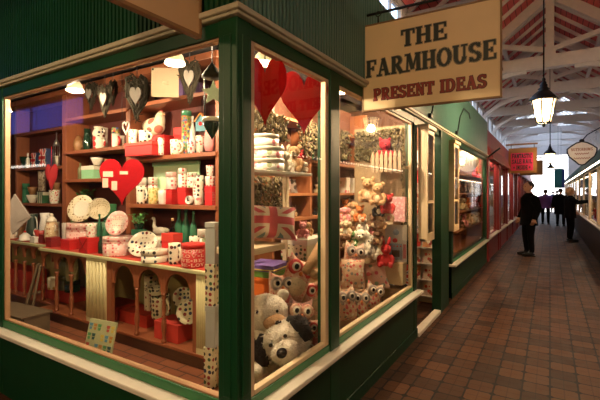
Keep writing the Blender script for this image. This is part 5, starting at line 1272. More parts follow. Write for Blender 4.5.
# ---- second corridor window: fence with a red toy on top
FENCEW=wood('fence_wood',(.30,.20,.12),(.42,.30,.19),.6,'Z'); FYp=4.10; X0=XatY(371,FYp); X1=XatY(402,FYp); d=depth((X0+X1)/2,FYp); zt=zat(150,d); zb=zat(172,d); n=7
pf=empty('picket_fence','little cream picket fence fixed across the end of the wider window','fence',(0,FYp,0))
for i in range(n):
    x=X0+(X1-X0)*(i+.5)/n; w=(X1-X0)/n*.36
    link('picket',MB().prism([(-w,zb),(w,zb),(w,zt-.05),(0,zt),(-w,zt-.05)],-.01,.01,T(x,0,0)),FENCEW,pf,.002)
link('rail',MB().box(X0,X1,.01,.03,zb+.05,zb+.08),FENCEW,pf); link('rail',MB().box(X0,X1,.01,.03,zt-.11,zt-.08),FENCEW,pf)
link('bracket',MB().box(X0+.01,X0+.03,.03,.298,zb+.04,zb+.07),PINE2,pf); link('bracket',MB().box(X1-.03,X1-.01,.03,.298,zb+.04,zb+.07),PINE2,pf)
xr=XatY(385,4.30); dr_=depth(xr,4.30); plush('crimson felt bird toy perched over the picket fence',(xr,4.30,zat(164,dr_)),.31,mat('crimson_felt',(.36,.012,.02),.9,var=.2),'toy_bird',ear='cat',rz=R(25))
# pile of soft toys on the back step
def toy(px,py,X,hh,l,m,ear='round',name='toy_animal',belly=None,muz=None,turn=0,ear_m=None):
    """px,py is the middle of the toy"""
    Y,d,zc=at(px,X,py)
    if Y>3.95: Y=3.95+.12*((px*7)%3)/2-.06*(hh>20); X=XatY(px,Y); d=depth(X,Y); zc=zat(py,d)
    hh=hh*1.12*d/F; return plush(l,(X,Y,zc-hh*.5),hh,m,name,ear=ear,belly=belly,muz=muz,rz=FACE-pi/2-.25+turn,ear_m=ear_m)
TOYS=[(368,189,-2.02,24,'big tan bear sitting high in the wider window, left of its twin',FT,'round',FC),
(378,193,-2.0,22,'big tan bear sitting high in the wider window, right of its twin',FT,'round',FC),
(379,207,-1.86,17,'black and white penguin toy below the two tan bears',FB,'cat',FW),
(388,203,-1.88,19,'round crimson toy beside the pink box',FR,'round',None),
(345,214,-1.82,16,'pink and cream toy at the edge of the heap against the window post, uppermost',FP,'flop',FC),
(353,209,-1.86,16,'tan dog toy on top of the heap near the window post',FT,'flop',FC),
(360,213,-1.84,16,'orange tiger toy on the heap below the left tan bear',FO,'round',FC),
(346,228,-1.76,17,'cream lamb toy against the window post',FC,'flop',FW),
(354,224,-1.78,16,'light brown puppy in the middle of the heap',FT,'flop',None),
(363,224,-1.74,17,'white cat with pink ears in the heap of toys',FW,'cat',None),
(370,231,-1.70,15,'bright pink round toy in the heap beside the white cat',FP,'round',None),
(373,221,-1.80,14,'brown monkey toy behind the pink round one',FBR,'round',FC),
(345,241,-1.70,17,'brown spotted toy low against the window post',FBR,'flop',FC),
(353,238,-1.70,16,'pale green toy at the left of the white rabbits',FGN,'round',FC),
(361,241,-1.62,26,'larger white rabbit sitting in front of the heap',FW,'flop',None),
(370,245,-1.64,24,'white and grey rabbit leaning beside the larger white one',FW,'flop',FG),
(386,254,-1.62,22,'bright red toy dragon with raised ears beside the cream board',FR,'long',None),
(389,214,-1.76,14,'cream and pink toy behind the red dragon',FC,'round',FP),
(378,237,-1.78,14,'dark brown puppy below the penguin',FBR,'flop',FT),
(382,222,-1.84,13,'tan bear cub under the crimson toy',FT,'round',None)]
for (a,b_,x,s,l,m,er,bl) in TOYS: toy(a,b_,x,s,l,m,er,belly=bl)
# small goods on the brown shelves at the left of the wider window
for (px,z,top,l,m) in ((345,1.60,166,'pink flowered box on the shelf at the window post',FLORB),(352,1.60,170,'cream box on the shelf behind the tan bears',CERAM)):
    Y,d,_=at(px,-2.3); boxx(l,(-2.3,Y,z+.0015),.12,.10,min(.2,max(.06,zat(top,d)-z)),m,rz=pi/2,name='small_box')
for (px,z,l,m) in ((345,1.345,'orange toy cat on the shelf below the flowered box',FO),(352,1.345,'cream toy bear on the shelf below the cream box',FC),(346,1.10,'pink toy bear on the low shelf by the post',FP),(354,1.10,'white toy bear on the low shelf by the post',FW)):
    Y,d,_=at(px,-2.28); plush(l,(-2.28,Y,z+.0015),.19,m,'toy_animal')
# pink box, boards and the picture of a cooker
YB=4.36; X0=XatY(376,YB); X1=XatY(405,YB); d=depth((X0+X1)/2,YB)
cb=empty('display_board','tall cream display board with small pictures behind the red dragon','board',((X0+X1)/2,YB,.621),0); hb=zat(221,d)-.621; wb=X1-X0
link('panel',MB().box(-wb/2,wb/2,0,.03,0,hb),mat('board_cream',(.66,.52,.32),.6,var=.1),cb,.004)
for (u,v,a,b_,m) in ((-.30,.68,.18,.14,dots('mini_photo',(.3,.16,.1),[(.6,.45,.3),(.1,.05,.04)],24,.5,.5,1)),(-.04,.68,.18,.14,dots('mini_photo_pale',(.55,.45,.36),[(.2,.12,.1),(.65,.3,.2)],24,.5,.5,1)),(-.2,.90,.12,.06,RED)):
    link('picture',MB().box(u*wb-a*wb/2,u*wb+a*wb/2,-.006,0,v*hb-b_*hb/2,v*hb+b_*hb/2),m,cb)
xp=XatY(398,4.30); d=depth(xp,4.30); boxx('pink flowered box standing on the cream display board',(xp,4.335,.621+hb+.001),.17,.10,zat(197,d)-(.621+hb),dots('pink_flower_box',(.72,.34,.36),[(.85,.6,.6)],30,.4,.5,.8),name='pink_box')
YC=4.20; xp=XatY(396,YC); d=depth(xp,YC)
boxx('cream carton under the cooker card',(xp-.02,YC+.02,.6215),.22,.14,zat(262,d)-.624,mat('carton_cream',(.58,.44,.24),.6),name='carton')
pc=empty('picture_card','grey card printed with a cooker and a red kettle beside the display board','card',(xp,YC,zat(262,d)+.001),R(20)); w=21*d/F; hh=37*d/F
link('card',MB().box(-w/2,w/2,0,.012,0,hh),mat('card_grey',(.56,.54,.48),.5),pc)
CK=mat('cooker_grey',(.30,.36,.42),.4)
link('cooker',MB().box(-w*.32,w*.28,-.008,0,hh*.06,hh*.50),CK,pc); link('oven_window',MB().box(-w*.2,w*.16,-.012,-.008,hh*.14,hh*.32),DARKW,pc)
for i in range(4): link('knob',MB().lathe([(0,0),(.008,0),(.008,.006),(0,.006)],10,T(-w*.24+w*.15*i,-.008,hh*.43,rx=pi/2)),RED,pc)
link('kettle',MB().ell((-w*.05,-.004,hh*.58),(w*.12,.01,hh*.06)),RED,pc); link('pan',MB().lathe([(w*.14,0),(w*.14,.004),(0,.004)],16,T(0,0,hh*.80,rx=pi/2)),CK,pc)
link('pan_handle',MB().box(-w*.02,w*.02,-.006,0,hh*.86,hh*.95),CK,pc)
link('tea_towel',MB().box(w*.33,w*.46,-.006,0,hh*.1,hh*.48),mat('towel_pink',(.5,.16,.16),.7),pc)
# bottom of the wider window: cushions, owls and the ribboned flag bag
def cushion(px,py,X,w,hh,l,m,turn=FACE-pi/2,roll=0,th=.12):
    Y,d,zc=at(px,X,py); e=empty('cushion',l,'cushion',(X,Y,zc),rot=(R(-16),roll,turn)); link('cover',MB().pillow(w*d/F,hh*d/F,th),m,e)
    link('seam',MB().tube([(x*w*d/F/2*.93,0,z_*hh*d/F/2*.93) for x,z_ in ((-1,-1),(0,-.96),(1,-1),(.96,0),(1,1),(0,.96),(-1,1),(-.96,0))],.004,5,closed=True),m,e)
    return e
cushion(353,274,-1.50,24,30,'plump cushion printed with small flowers, low at the window post',OWLC)
cushion(375,276,-1.56,24,28,'pale pink cushion with a red printed motif in the wider window',dots('pink_motif_cushion',(.70,.44,.34),[(.55,.10,.12),(.25,.35,.25)],14,.30,.85,1),roll=R(-12))
owl_at(353,258,-1.60,.30,'flowered owl cushion with grey ringed eyes at the top of the row by the post',OWLP,OWLC,RINGC,R(12))
owl_at(346,303,-1.42,.27,'cream faced owl cushion leaning at the foot of the window post, second window',OWLC,OWLC,RINGC,R(-6))
owl_at(359,304,-1.42,.27,'flowered owl cushion between two others at the bottom of the wider window',OWLC,OWLC,RINGC,R(4))
owl_at(373,296,-1.44,.27,'flowered owl cushion with long ears nearest the ribboned flag bag',OWLC,OWLC,RINGC,R(18))
Y,d,zc=at(396,-1.44,290)
gb=empty('gift_bag','flag printed gift bag tied with a bright red ribbon in the wider window','bag',(-1.44,Y,BZ+.165),rot=(R(-10),R(0),FACE-pi/2)); w=30*d/F; hh=.20
link('pouch',MB().box(-w/2,w/2,-.05,.05,0,hh),mat('bag_blue',(.16,.18,.26),.6),gb,.012); flag_parts(w*.98,hh*.98,-.052,gb)
link('ribbon',MB().bar((-w*.40,-.075,hh*.45),(w*.55,-.075,hh*1.12),.012,.05).bar((-.02,-.075,hh*.6),(w*.2,-.08,hh*.2),.01,.04).ell((0,-.08,hh*.68),(.03,.02,.03)).ell((-.06,-.08,hh*.80),(.045,.015,.03)).ell((.05,-.08,hh*.85),(.045,.015,.03)),mat('ribbon_red',(.66,.05,.03),.45),gb)
boxx('low carton under the ribboned flag bag',(-1.44,Y,BZ+.0015),.30,.14,.14,KRAFT,rz=FACE-pi/2,name='carton')
lamp('shaded lamp over the wider corridor window',(-1.62,3.3,2.52),.13)
# ---- showcases on either side of the doorway
def showcase(label,y0,y1,z0,z1,x1):
    e=empty('wall_showcase',label,'showcase',(FX+.014,(y0+y1)/2,z0)); W=x1-FX-.014; Lh=(y1-y0)/2; H_=z1-z0
    m=PINE2
    link('back_board',MB().box(0,.012,-Lh,Lh,0,H_),m,e); 
    for y in (-Lh,Lh-.02): link('side',MB().box(.012,W-.02,y,y+.02,0,H_),m,e,.002)
    link('cornice',MB().box(0,W+.02,-Lh-.02,Lh+.02,H_,H_+.05),m,e,.006); link('base_board',MB().box(.012,W,-Lh,Lh,0,.03),m,e,.003)
    dm=MB().box(W-.02,W,-Lh,-Lh+.045,.03,H_).box(W-.02,W,Lh-.045,Lh,.03,H_).box(W-.02,W,-Lh+.045,Lh-.045,H_-.05,H_).box(W-.02,W,-Lh+.045,Lh-.045,.03,.09).box(W-.02,W,-Lh+.045,Lh-.045,H_*.34,H_*.34+.03)
    dd=link('door',dm,m,e,.002); link('pane',MB().box(W-.014,W-.010,-Lh+.04,Lh-.04,.06,H_-.04),GLASS,dd)
    link('contents',MB().box(.014,.05,-Lh+.05,Lh-.05,.12,H_*.31),NAVY,e,label='dark printed card inside') ; return e
showcase('cream glass fronted showcase on the near side of the doorway',4.475,4.80,1.06,2.31,-1.145)
showcase('cream glass fronted showcase on the far side of the doorway',5.995,6.36,1.05,2.31,-1.155)
# goods seen through the doorway
RKX=-1.75; RKY=5.86
rk=empty('card_rack','tall pale rack of greeting cards just inside the shop doorway','rack',(RKX,RKY,.0215))
link('back_board',MB().box(-.55,.42,0,.02,0,2.2),CERAM,rk)
for i in range(9): link('ledge',MB().box(-.55,.42,-.09,0,.10+.23*i,.115+.23*i),CERAM,rk,.002)
crd=[dots('card_red_cream',(.78,.66,.50),[(.55,.08,.05),(.3,.12,.06)],18,.45,.5,1),dots('card_orange',(.66,.30,.12),[(.8,.7,.5),(.4,.05,.04)],16,.5,.5,1),dots('card_white',(.80,.74,.64),[(.5,.2,.1),(.2,.2,.2)],20,.4,.5,1),mat('card_deep_red',(.45,.04,.03),.5)]
nmz=('lowest','second','third','fourth','fifth','sixth','seventh','eighth','topmost')
for i in range(9):
    for j in range(5):
        m=crd[(i*3+j*2+(i*j)%3)%4]
        o=card('greeting card on the %s ledge of the rack inside the doorway'%nmz[i],(RKX-.45+.18*j+.0,RKY-.055,.0215+.117+.23*i),.15,.185,m,lean=R(-9),group='greeting cards on the %s ledge of the doorway rack'%nmz[i])
# ================================================================== the avenue beyond the gift shop
# hanging sign of the shop
SY=2.98; d0=depth(FX+.05,SY); d1=depth(XatY(500,SY),SY)
sx0=XatY(365,SY); sx1=XatY(500,SY); SZ0,SZ1=zat(110.5,d0),zat(27.5,d0)
SIGNM=mat('sign_board_ochre',(.68,.52,.29),.5,var=.12,scale=3)
sg=empty('shop_sign','cream hanging board reading THE FARMHOUSE PRESENT IDEAS over the avenue','sign',((sx0+sx1)/2,SY,SZ0),R(2)); W=sx1-sx0; H_=SZ1-SZ0
link('board',MB().box(-W/2,W/2,-.012,.012,0,H_),SIGNM,sg,.003)
ft=mat('sign_frame_brown',(.22,.12,.05),.6); fr_=MB()
for (a,b_,c,dd) in ((-W/2-.012,-W/2,0,H_),(W/2,W/2+.012,0,H_)): link('frame_edge',MB().box(a,b_,-.016,.016,c-.012,dd+.012),ft,sg,.002)
for z_ in (-.012,H_): link('frame_edge',MB().box(-W/2,W/2,-.016,.016,z_,z_+.012),ft,sg,.002)
INK=mat('sign_black_ink',(.012,.022,.018),.5); INKR=mat('sign_red_ink',(.26,.022,.016),.5); SHD=mat('sign_letter_shadow',(.30,.24,.15),.6); SHR=mat('sign_red_shadow',(.10,.02,.012),.6)
def line_(tx,w_,hh,u,v,ink,sh,thick,thin):
    for k in (-1,1):
        pass
    link('letter_outline',text_mb(tx,w_,hh,(u*W,-.0125,v*H_),.002,thick,thin,grow=.005),sh,sg)
    link('lettering',text_mb(tx,w_,hh,(u*W,-.0147,v*H_),.0025,thick,thin),ink,sg)
line_('THE',W*.34,H_*.19,-.02,.775,INK,SHD,.24,.11)
line_('FARMHOUSE',W*.955,H_*.20,.0,.485,INK,SHD,.21,.10)
line_('PRESENT IDEAS',W*.83,H_*.135,.0,.17,INKR,SHR,.19,.095)
for s in (-1,1): link('hook',MB().tube([(s*W*.38,0,H_),(s*W*.38,0,H_+.07)],.006,6).tube([(s*W*.38+.02*cos(a),0,H_+.085+.02*sin(a)) for a in [i*.7 for i in range(9)]],.004,5,closed=True),BLACK,sg)
br=empty('sign_bracket','black iron rod the cream shop board hangs from','bracket',(0,0,0))
link('rod',MB().tube([(FX-.02,SY,SZ1+.10),(sx1+.06,SY+.03,SZ1+.10)],.011,8),BLACK,br); link('stay',MB().tube([(FX-.02,SY,SZ1+.5),(sx1-.2,SY+.02,SZ1+.10)],.007,6),BLACK,br)
# the second hanging board, end-on, over the side window
X2=-1.47; sb=empty('hanging_board','tan hanging board seen almost edge on over the side window','sign',(0,0,0))
link('board',MB().box(X2-.012,X2+.012,.45,1.40,2.375,3.05),mat('sign_board_tan',(.50,.34,.19),.5,var=.12,scale=3),sb,.003); link('frame_edge',MB().box(X2-.018,X2+.018,.44,1.412,2.36,2.378),ft,sb,.003); link('frame_edge',MB().box(X2-.018,X2+.018,1.40,1.415,2.378,3.05),ft,sb,.003)
link('bracket',MB().tube([(X2,1.46,3.10),(X2,.44,3.10)],.011,8),BLACK,sb)
for y in (.6,1.25): link('hook',MB().tube([(X2,y,3.04),(X2,y,3.11)],.006,6),BLACK,sb)
# ---- lanterns
def lantern_glass():
    m=bpy.data.materials.new('frosted_lantern_glass'); m.use_nodes=True; nt=m.node_tree; L=nt.links; nt.nodes.remove(nt.nodes['Principled BSDF']); out=nt.nodes['Material Output']
    tr=nd(nt,'ShaderNodeBsdfTransparent'); em=nd(nt,'ShaderNodeEmission'); em.inputs[0].default_value=(1,.70,.34,1); em.inputs[1].default_value=2.6
    mx=nd(nt,'ShaderNodeAddShader'); L.new(tr.outputs[0],mx.inputs[0]); L.new(em.outputs[0],mx.inputs[1]); L.new(mx.outputs[0],out.inputs[0]); return m
LGL=lantern_glass()
def lantern(label,loc,zt):
    e=empty('avenue_lantern',label,'lantern',loc,R(20),'black hexagonal lanterns down the avenue'); r0,r1,hh=.085,.145,.36
    def hexa(z,r): return [(r*cos(pi/3*i),r*sin(pi/3*i),z) for i in range(6)]
    for i in range(6):
        a,b_=hexa(.03,r0)[i],hexa(.03,r0)[(i+1)%6]; c,d_=hexa(.03+.30,r1)[(i+1)%6],hexa(.33,r1)[i]
        mb=MB(); mb.add([a,b_,c,d_],[(0,1,2,3)]); link('pane',mb,LGL,e)
        link('bar',MB().tube([a,d_],.008,6),BLACK,e)
    link('base',MB().lathe([(0,-.03),(.014,-.025),(.022,-.01),(.018,.0),(.026,.02),(0,.026)],6),BLACK,e)
    link('roof',MB().lathe([(r1+.03,.32),(r1+.035,.345),(r1*.75,.42),(.06,.46),(.075,.475),(.045,.50),(.05,.53),(.03,.55),(.035,.565),(.012,.585),(0,.59)],6,T(rz=0),cap=False),BLACK,e)
    link('rim',MB().tube([(r0*cos(pi/3*i),r0*sin(pi/3*i),.03) for i in range(6)],.009,6,closed=True),BLACK,e); link('cross_bar',MB().tube([(-r0,0,.03),(r0,0,.03)],.006,5).tube([(-r0*.5,-r0*.866,.03),(r0*.5,r0*.866,.03)],.006,5),BLACK,e)
    link('finial',MB().ell((0,0,.60),(.022,.022,.028)),BLACK,e); link('rod',MB().tube([(0,0,.6),(0,0,zt-loc[2])],.009,8),BLACK,e)
    return e
lantern('nearest black lantern hanging on a long rod over the avenue',(-.07,6.2,2.50),RZ-.1)
lantern('second black lantern, further down the avenue beyond the red boards',(0,14.7,2.5),RZ-.1)
lantern('small distant black lantern hanging below the second one, far down the avenue',(.03,22.5,2.45),RZ-.1)
# ---- gooseneck rods over the fascia beyond the sign
for y0_,l in ((4.9,'thin curved black rod bracket above the shop doorway'),(6.5,'thin curved black rod bracket above the window past the doorway')):
    e=empty('curved_bracket',l,'bracket',(FX+.03,y0_,2.52)); link('rod',MB().tube([(.02,0,0),(.05,.05,.26),(.05,.35,.44),(.04,.9,.46),(.02,1.15,.40)],.009,6),BLACK,e); link('fixing_plate',MB().box(-.005,.03,-.04,.04,-.02,.03),BLACK,e)
# ---- window past the doorway
e=empty('plaque_reflection','cream oval board standing in for a sign reflected in the window past the doorway','plaque',(-1.5,YatX(467,-1.5),zat(161,depth(-1.5,YatX(467,-1.5)))),R(50));  # solid oval in place of the shield sign's reflection in the pane
link('board',MB().lathe([(0,-.01),(.30,-.01),(.31,0),(.30,.01),(0,.01)],32,T(rx=pi/2)@T(s=(1,.75,1))),CERAM,e); link('chain',MB().tube([(0,0,.22),(0,0,2.9-zat(161,depth(-1.5,YatX(467,-1.5))))],.005,5),BLACK,e)
db2=empty('window_bench','low wooden bench inside the window past the doorway','bench',(0,0,0)); link('top',MB().box(-2.2,FX-.1,6.5,10.05,.55,.60),SHELFW,db2,.004); link('front',MB().box(-2.18,-2.15,6.5,10.05,.021,.55),SHELFW,db2)
ws=empty('display_shelves','open display shelves inside the window past the doorway','shelf',(0,0,0))
WZ=[.95,1.28,1.60,1.93]
for z_ in WZ: link('board',MB().box(-1.66,-1.31,7.0,10.05,z_-.02,z_),SHELFW,ws)
for y_ in (7.02,8.5,10.03): link('upright',MB().box(-1.69,-1.661,y_-.015,y_+.015,.602,2.0),SHELFW,ws)
GD=[(459,226,26,FBR,'dark brown toy monkey on the bench at the near end of the far window','round'),(463,214,24,FP,'pink toy bear on the lowest shelf past the doorway, nearest the door','round'),(467,226,24,FT,'tan toy bear on the bench past the doorway, beside the monkey','round'),(470,214,24,FC,'cream toy bear on the lowest shelf past the doorway, in the middle','flop'),(474,221,22,FW,'white toy dog on the bench past the doorway','flop'),(477,210,22,FT,'tan toy dog on the lowest shelf past the doorway, furthest from the door','flop'),(462,200,24,FC,'cream toy rabbit on the second shelf past the doorway','flop'),(468,198,22,FO,'orange toy on the second shelf past the doorway, beside the cream rabbit','round'),(474,198,22,FP,'pink toy dog on the second shelf past the doorway','flop'),(479,197,20,FR,'red toy bear at the far end of the second shelf past the doorway','round'),(463,186,22,FB,'black toy cat on the third shelf past the doorway','cat'),(470,186,22,FW,'white toy bear on the third shelf past the doorway','round'),(476,186,20,FO,'orange toy bear on the third shelf past the doorway','round'),(481,187,18,FC,'cream toy at the far end of the third shelf past the doorway','round'),(475,172,20,FR,'red toy bear on the top shelf past the doorway','round'),(480,174,18,FP,'pink toy at the far end of the top shelf past the doorway','cat')]
for (px,py,hp,m,l,er) in GD:
    Xg=-1.43; Y,d,zc=at(px,Xg,py); Y=min(Y,9.85); hh=.255; zb0=min([.6012]+[q+.001 for q in WZ],key=lambda q:abs(q-(zc-hh/2))); plush(l,(Xg,max(Y,7.2),zb0+.001),hh,m,'toy_animal',ear=er,rz=R(35))
# ---- the red shop
REDP=mat('red_shop_paint',(.21,.010,.015),.45,var=.15,scale=4,bump=.04); PINKP=mat('faded_red_fascia',(.38,.065,.075),.55,var=.15,scale=3)
y0,y1=10.2,36
struct('wall_red_riser',MB().box(FX-.06,FX+.02,y0,y1,0,.52),REDP); struct('trim_10',MB().box(FX-.06,FX+.09,y0,y1,.52,.56),SILLW,bevel=.006)
struct('wall_red_fascia',MB().box(FX-.06,FX,y0,y1,2.42,3.1),PINKP)
struct('trim_11',MB().prism([(0,2.42),(.13,2.40),(.13,2.44),(0,2.75)],y0+.2,y1,T(FX,0,0)) ,PINKP)
prev=y0
ps=[10.28,12.55,12.95,15.2,17.6,20.0,22.5,25,28,31,34]
for i,y in enumerate(ps): struct('wall_red_post',MB().box(FX-.08,FX+.05,y-.09,y+.09,0,2.42),REDP,bevel=.006)
nw=60
for i,(a,b_) in enumerate(zip(ps[:-1],ps[1:])):
    if b_-a<1: continue
    window(nw,'Y',a+.09,b_-.09,.56,2.42,FX,bead=REDP,bw=.04); nw+=1
struct('wall_red_shop_back',MB().box(-2.9,-2.85,y0,y1,0,2.9),mat('red_shop_inner',(.42,.25,.16),.7,var=.2,scale=2)); struct('floor_red_shop',MB().box(-2.85,FX-.06,y0,y1,.45,.50),SHELFW); struct('ceiling_red_shop',MB().box(-2.9,FX-.06,y0,y1,2.86,2.9),SHOPC)
struct('ceiling_red_roof',MB().box(-2.95,FX-.06,y0,y1,3.1,3.14),SOF)
e=empty('shoulder_bag','purple shoulder bag hung in the first red shop window','bag',(-1.6,11.2,1.25),R(40)); link('pouch',MB().prism([(-.16,0),(.16,0),(.19,.12),(.14,.30),(-.14,.30),(-.19,.12)],-.05,.05),mat('purple_cloth',(.10,.05,.30),.8),e,.012); link('strap',MB().tube([(-.13,0,.29),(-.08,0,.62),(.08,0,.62),(.13,0,.29)],.012,6).tube([(0,0,.62),(0,0,1.61)],.006,5),mat('purple_cloth',(.10,.05,.30),.8),e)
for (px,py,w_,hh,m,l,nm,cat) in ((489,200,.34,.40,WHITE,'white framed print in the first red shop window','framed_print','print'),(492,214,.30,.30,BLACKP,'black box low in the first red shop window','gift_box','box'),(490,225,.4,.3,KRAFT,'brown carton at the sill of the first red shop window','carton','box'),(495,222,.35,.25,FR,'red box at the sill of the first red shop window','gift_box','box')):
    Xg=-1.75; Y,d,zc=at(px,Xg,py); boxx(l,(Xg,Y,.5012),w_,.14,max(.15,zc+hh/2-.502),m,rz=R(40),name=nm,cat=cat,lidf=.2)
for k,(px,l) in enumerate(((488,'pink heart ornament, first of three hung in the red shop window'),(492,'pink heart ornament, second of three hung in the red shop window'),(496,'pink heart ornament, last of three hung in the red shop window'))):
    Xg=-1.5; Y,d,zc=at(px,Xg,164); e=empty('heart_ornament',l,'hanging heart',(Xg,Y,zc),R(40)); link('heart',MB().prism(heart_o(.26,.26),-.03,.03),mat('pink_heart_card',(.60,.12,.14),.6),e,.01); link('string',MB().tube([(0,0,.1),(0,0,2.88-zc)],.004,5),WHITE,e)
# red and orange hanging boards
e=empty('sale_sign','bright pink panel on an orange board reading FANTASTIC SALE RAIL INSIDE','sign',(0,0,0)); yS=15.2; xa=XatY(508.5,yS); xb=XatY(537,yS); dS=depth((xa+xb)/2,yS)
ORB=wood('orange_board',(.28,.12,.025),(.38,.18,.04),.55,'X')
za,zb_=zat(173,dS),zat(148,dS); link('board',MB().box(xa,xb,yS-.02,yS+.02,za,zb_),ORB,e,.006)
wS=xb-xa; hS=zb_-za; xc=(xa+xb)/2-.01; link('panel',MB().box(xc-wS*.40,xc+wS*.38,yS-.032,yS-.02,za+hS*.10,za+hS*.80),mat('sale_pink',(.75,.02,.12),.5),e)
for tx,w_,v in (('FANTASTIC',.70,.68),('SALE RAIL',.70,.46),('+ INSIDE +',.60,.22)): link('lettering',text_mb(tx,wS*w_,hS*.17,(xc-wS*.01,yS-.033,za+hS*v),.003,plain=True),INK,e)
link('rail',MB().box(FX-.02,xb+.02,yS-.02,yS+.02,zb_+.10,zb_+.15),ORB,e); 
for x in (xa+.08,xb-.08): link('hook',MB().tube([(x,yS,zb_),(x,yS,zb_+.12)],.01,6),BLACK,e)
e=empty('hanging_board','plain orange hanging board behind the pink sale sign','sign',(0,0,0)); yS=19; xa=XatY(520,yS); xb=XatY(543,yS); dS=depth(xb,yS); link('board',MB().box(xa,xb,yS-.02,yS+.02,zat(175,dS),zat(160,dS)),ORB,e,.006); link('rail',MB().box(FX-.02,xb,yS-.02,yS+.02,zat(160,dS)+.08,zat(160,dS)+.12),ORB,e)
for x in (xa+.1,xb-.1): link('hook',MB().tube([(x,yS,zat(160,dS)),(x,yS,zat(160,dS)+.1)],.01,6),BLACK,e)
e=empty('awning_arm','short black awning arm sticking out at the end of the green fascia','bracket',(FX,10.25,2.42)); link('arm',MB().tube([(0,0,.0),(.28,.02,.22)],.022,8),BLACK,e); link('fixing_plate',MB().box(-.01,.02,-.05,.05,-.06,.06),BLACK,e)
# ---- shops on the other side
EX=.95; DG=mat('dark_stall_paint',(.018,.022,.022),.45,var=.2)
AWN=mat('awning_green_canvas',(.022,.075,.055),.8,var=.2,scale=6,bump=.1)
ya,yb=4.5,36
struct('wall_east_riser',MB().box(EX,EX+.06,ya,yb,0,.80),DG); struct('trim_20',MB().box(EX-.06,EX+.06,ya,yb,.80,.84),SILLW,bevel=.006)
for y in [ya+2.4*i+.05 for i in range(14)]: struct('wall_east_post',MB().box(EX-.01,EX+.08,y-.05,y+.05,.84,2.3),mat('east_post_cream',(.55,.46,.36),.5),bevel=.004)
nw=80
for i in range(13): window(nw,'Y',ya+2.4*i+.1,ya+2.4*i+2.4,.84,2.22,EX+.055,bead=PINE2,bw=.035); nw+=1
struct('wall_east_header',MB().box(EX+.003,EX+.06,ya,yb,2.22,2.60),DG)
struct('wall_east_back',MB().box(WX-.5,WX-.45,ya,yb,0,2.6),mat('east_shop_inner',(.50,.40,.30),.7,var=.2,scale=2)); struct('ceiling_east_shop',MB().box(EX+.06,WX-.45,ya,yb,2.56,2.6),SOF); struct('floor_east_shop',MB().box(EX+.06,WX-.5,ya,yb,.6,.66),SHELFW)
struct('wall_east_end',MB().box(EX,WX,ya-.06,ya,0,2.6),DG)
aw=empty('shop_awning','long dark green canvas awning over the shops across the avenue','awning',(0,0,0))
link('canvas',MB().prism([(EX+.0,2.58),(EX-.17,2.31),(EX-.18,2.22),(EX-.165,2.22),(EX-.155,2.30),(EX+.0,2.545)],ya+.3,yb),AWN,aw); link('front_rail',MB().tube([(EX-.165,ya+.3,2.225),(EX-.165,yb,2.225)],.014,6),BLACK,aw)
ls=empty('light_string','string of small white bulbs along the front edge of the green awning','light string',(0,0,0)); BL=glow('string_bulb_glow',(1,.86,.62),9)
mb=MB()
y=ya+.5
while y<yb: mb.ell((EX-.165,y,2.190),(.014,.014,.018),n=6,m=4); y+=.115
o=link('bulbs',mb,BL,ls); o['kind']='stuff'; link('cable',MB().tube([(EX-.165,ya+.3,2.208),(EX-.165,yb,2.208)],.007,5),BLACK,ls)
e=empty('oval_sign','white shield shaped hanging board with small red lettering over the far shops','sign',(0,0,0)); yO=10.9; xa=XatY(567,yO); xb=XatY(597,yO); dO=depth((xa+xb)/2,yO); xc=(xa+xb)/2; zc=zat(153,dO); wO=(xb-xa)/2; hO=12*dO/F
o=[(-1,.35),(-.98,.05),(-.85,-.3),(-.5,-.62),(-.2,-.95),(0,-1),(.2,-.95),(.5,-.62),(.85,-.3),(.98,.05),(1,.35),(.7,.62),(.35,.85),(0,.95),(-.35,.85),(-.7,.62)]
link('board',MB().prism([(xc+a*wO,zc+b_*hO) for a,b_ in o],yO-.012,yO+.012),mat('oval_sign_white',(.92,.86,.80),.5),e); link('rim',MB().tube([(xc+a*wO,yO-.012,zc+b_*hO) for a,b_ in o],.014,6,closed=True),BLACK,e)
link('lettering',text_mb('NUTTONBOWS',wO*1.45,hO*.24,(xc,yO-.012,zc+hO*.30),.003),mat('faded_sign_ink',(.45,.22,.15),.6),e)
for w_,v in ((.95,-.06),(1.1,-.44)): link('scrollwork',MB().tube([(xc+w_*wO*(k/24-.5),yO-.013,zc+v*hO+.018*sin(k*1.7)) for k in range(25)],.008,5),mat('faded_sign_ink',(.45,.22,.15),.6),e)
link('crest',MB().ell((xc,yO,zc+hO*1.02),(.05,.02,.04)),BLACK,e); link('arm',MB().tube([(xc,yO,zc+hO*1.0),(xc+.1,yO,zc+hO*1.5),(EX+.02,yO,zc+hO*2.1)],.012,6),BLACK,e)
# goods on the sill and in the shops opposite (far away)
for (px,py,w_,hh,m,l,nm,cat) in ((587,205,.3,.5,WHITE,'white box in the far shop window under the awning','gift_box','box'),(594,200,.3,.6,KRAFT,'tan carton in the far shop window, nearest the edge of the picture','carton','box'),(598,212,.25,.4,FR,'red box low in the far shop window','gift_box','box')):
    Xg=1.35; Y=YatX(px,Xg); d=depth(Xg,Y); boxx(l,(Xg,Y,.662),w_,.2,hh,m,name=nm,cat=cat)
for (px,l,m) in ((558,'teal banner hanging far down the avenue',mat('teal_cloth',(.02,.22,.26),.7)),(561,'blue banner hanging beside the teal one far down the avenue',mat('blue_cloth',(.03,.07,.30),.7))):
    yb_=24+(px-558)*.2; x=XatY(px,yb_); d=depth(x,yb_); e=empty('banner',l,'banner',(x,yb_,zat(188,d))); link('cloth',MB().box(-.16,.16,-.01,.01,0,.95),m,e); link('pole',MB().tube([(-.2,0,.96),(.2,0,.96)],.015,6),BLACK,e); link('cord',MB().tube([(0,0,.96),(0,0,4.98-zat(188,d))],.006,5),BLACK,e)
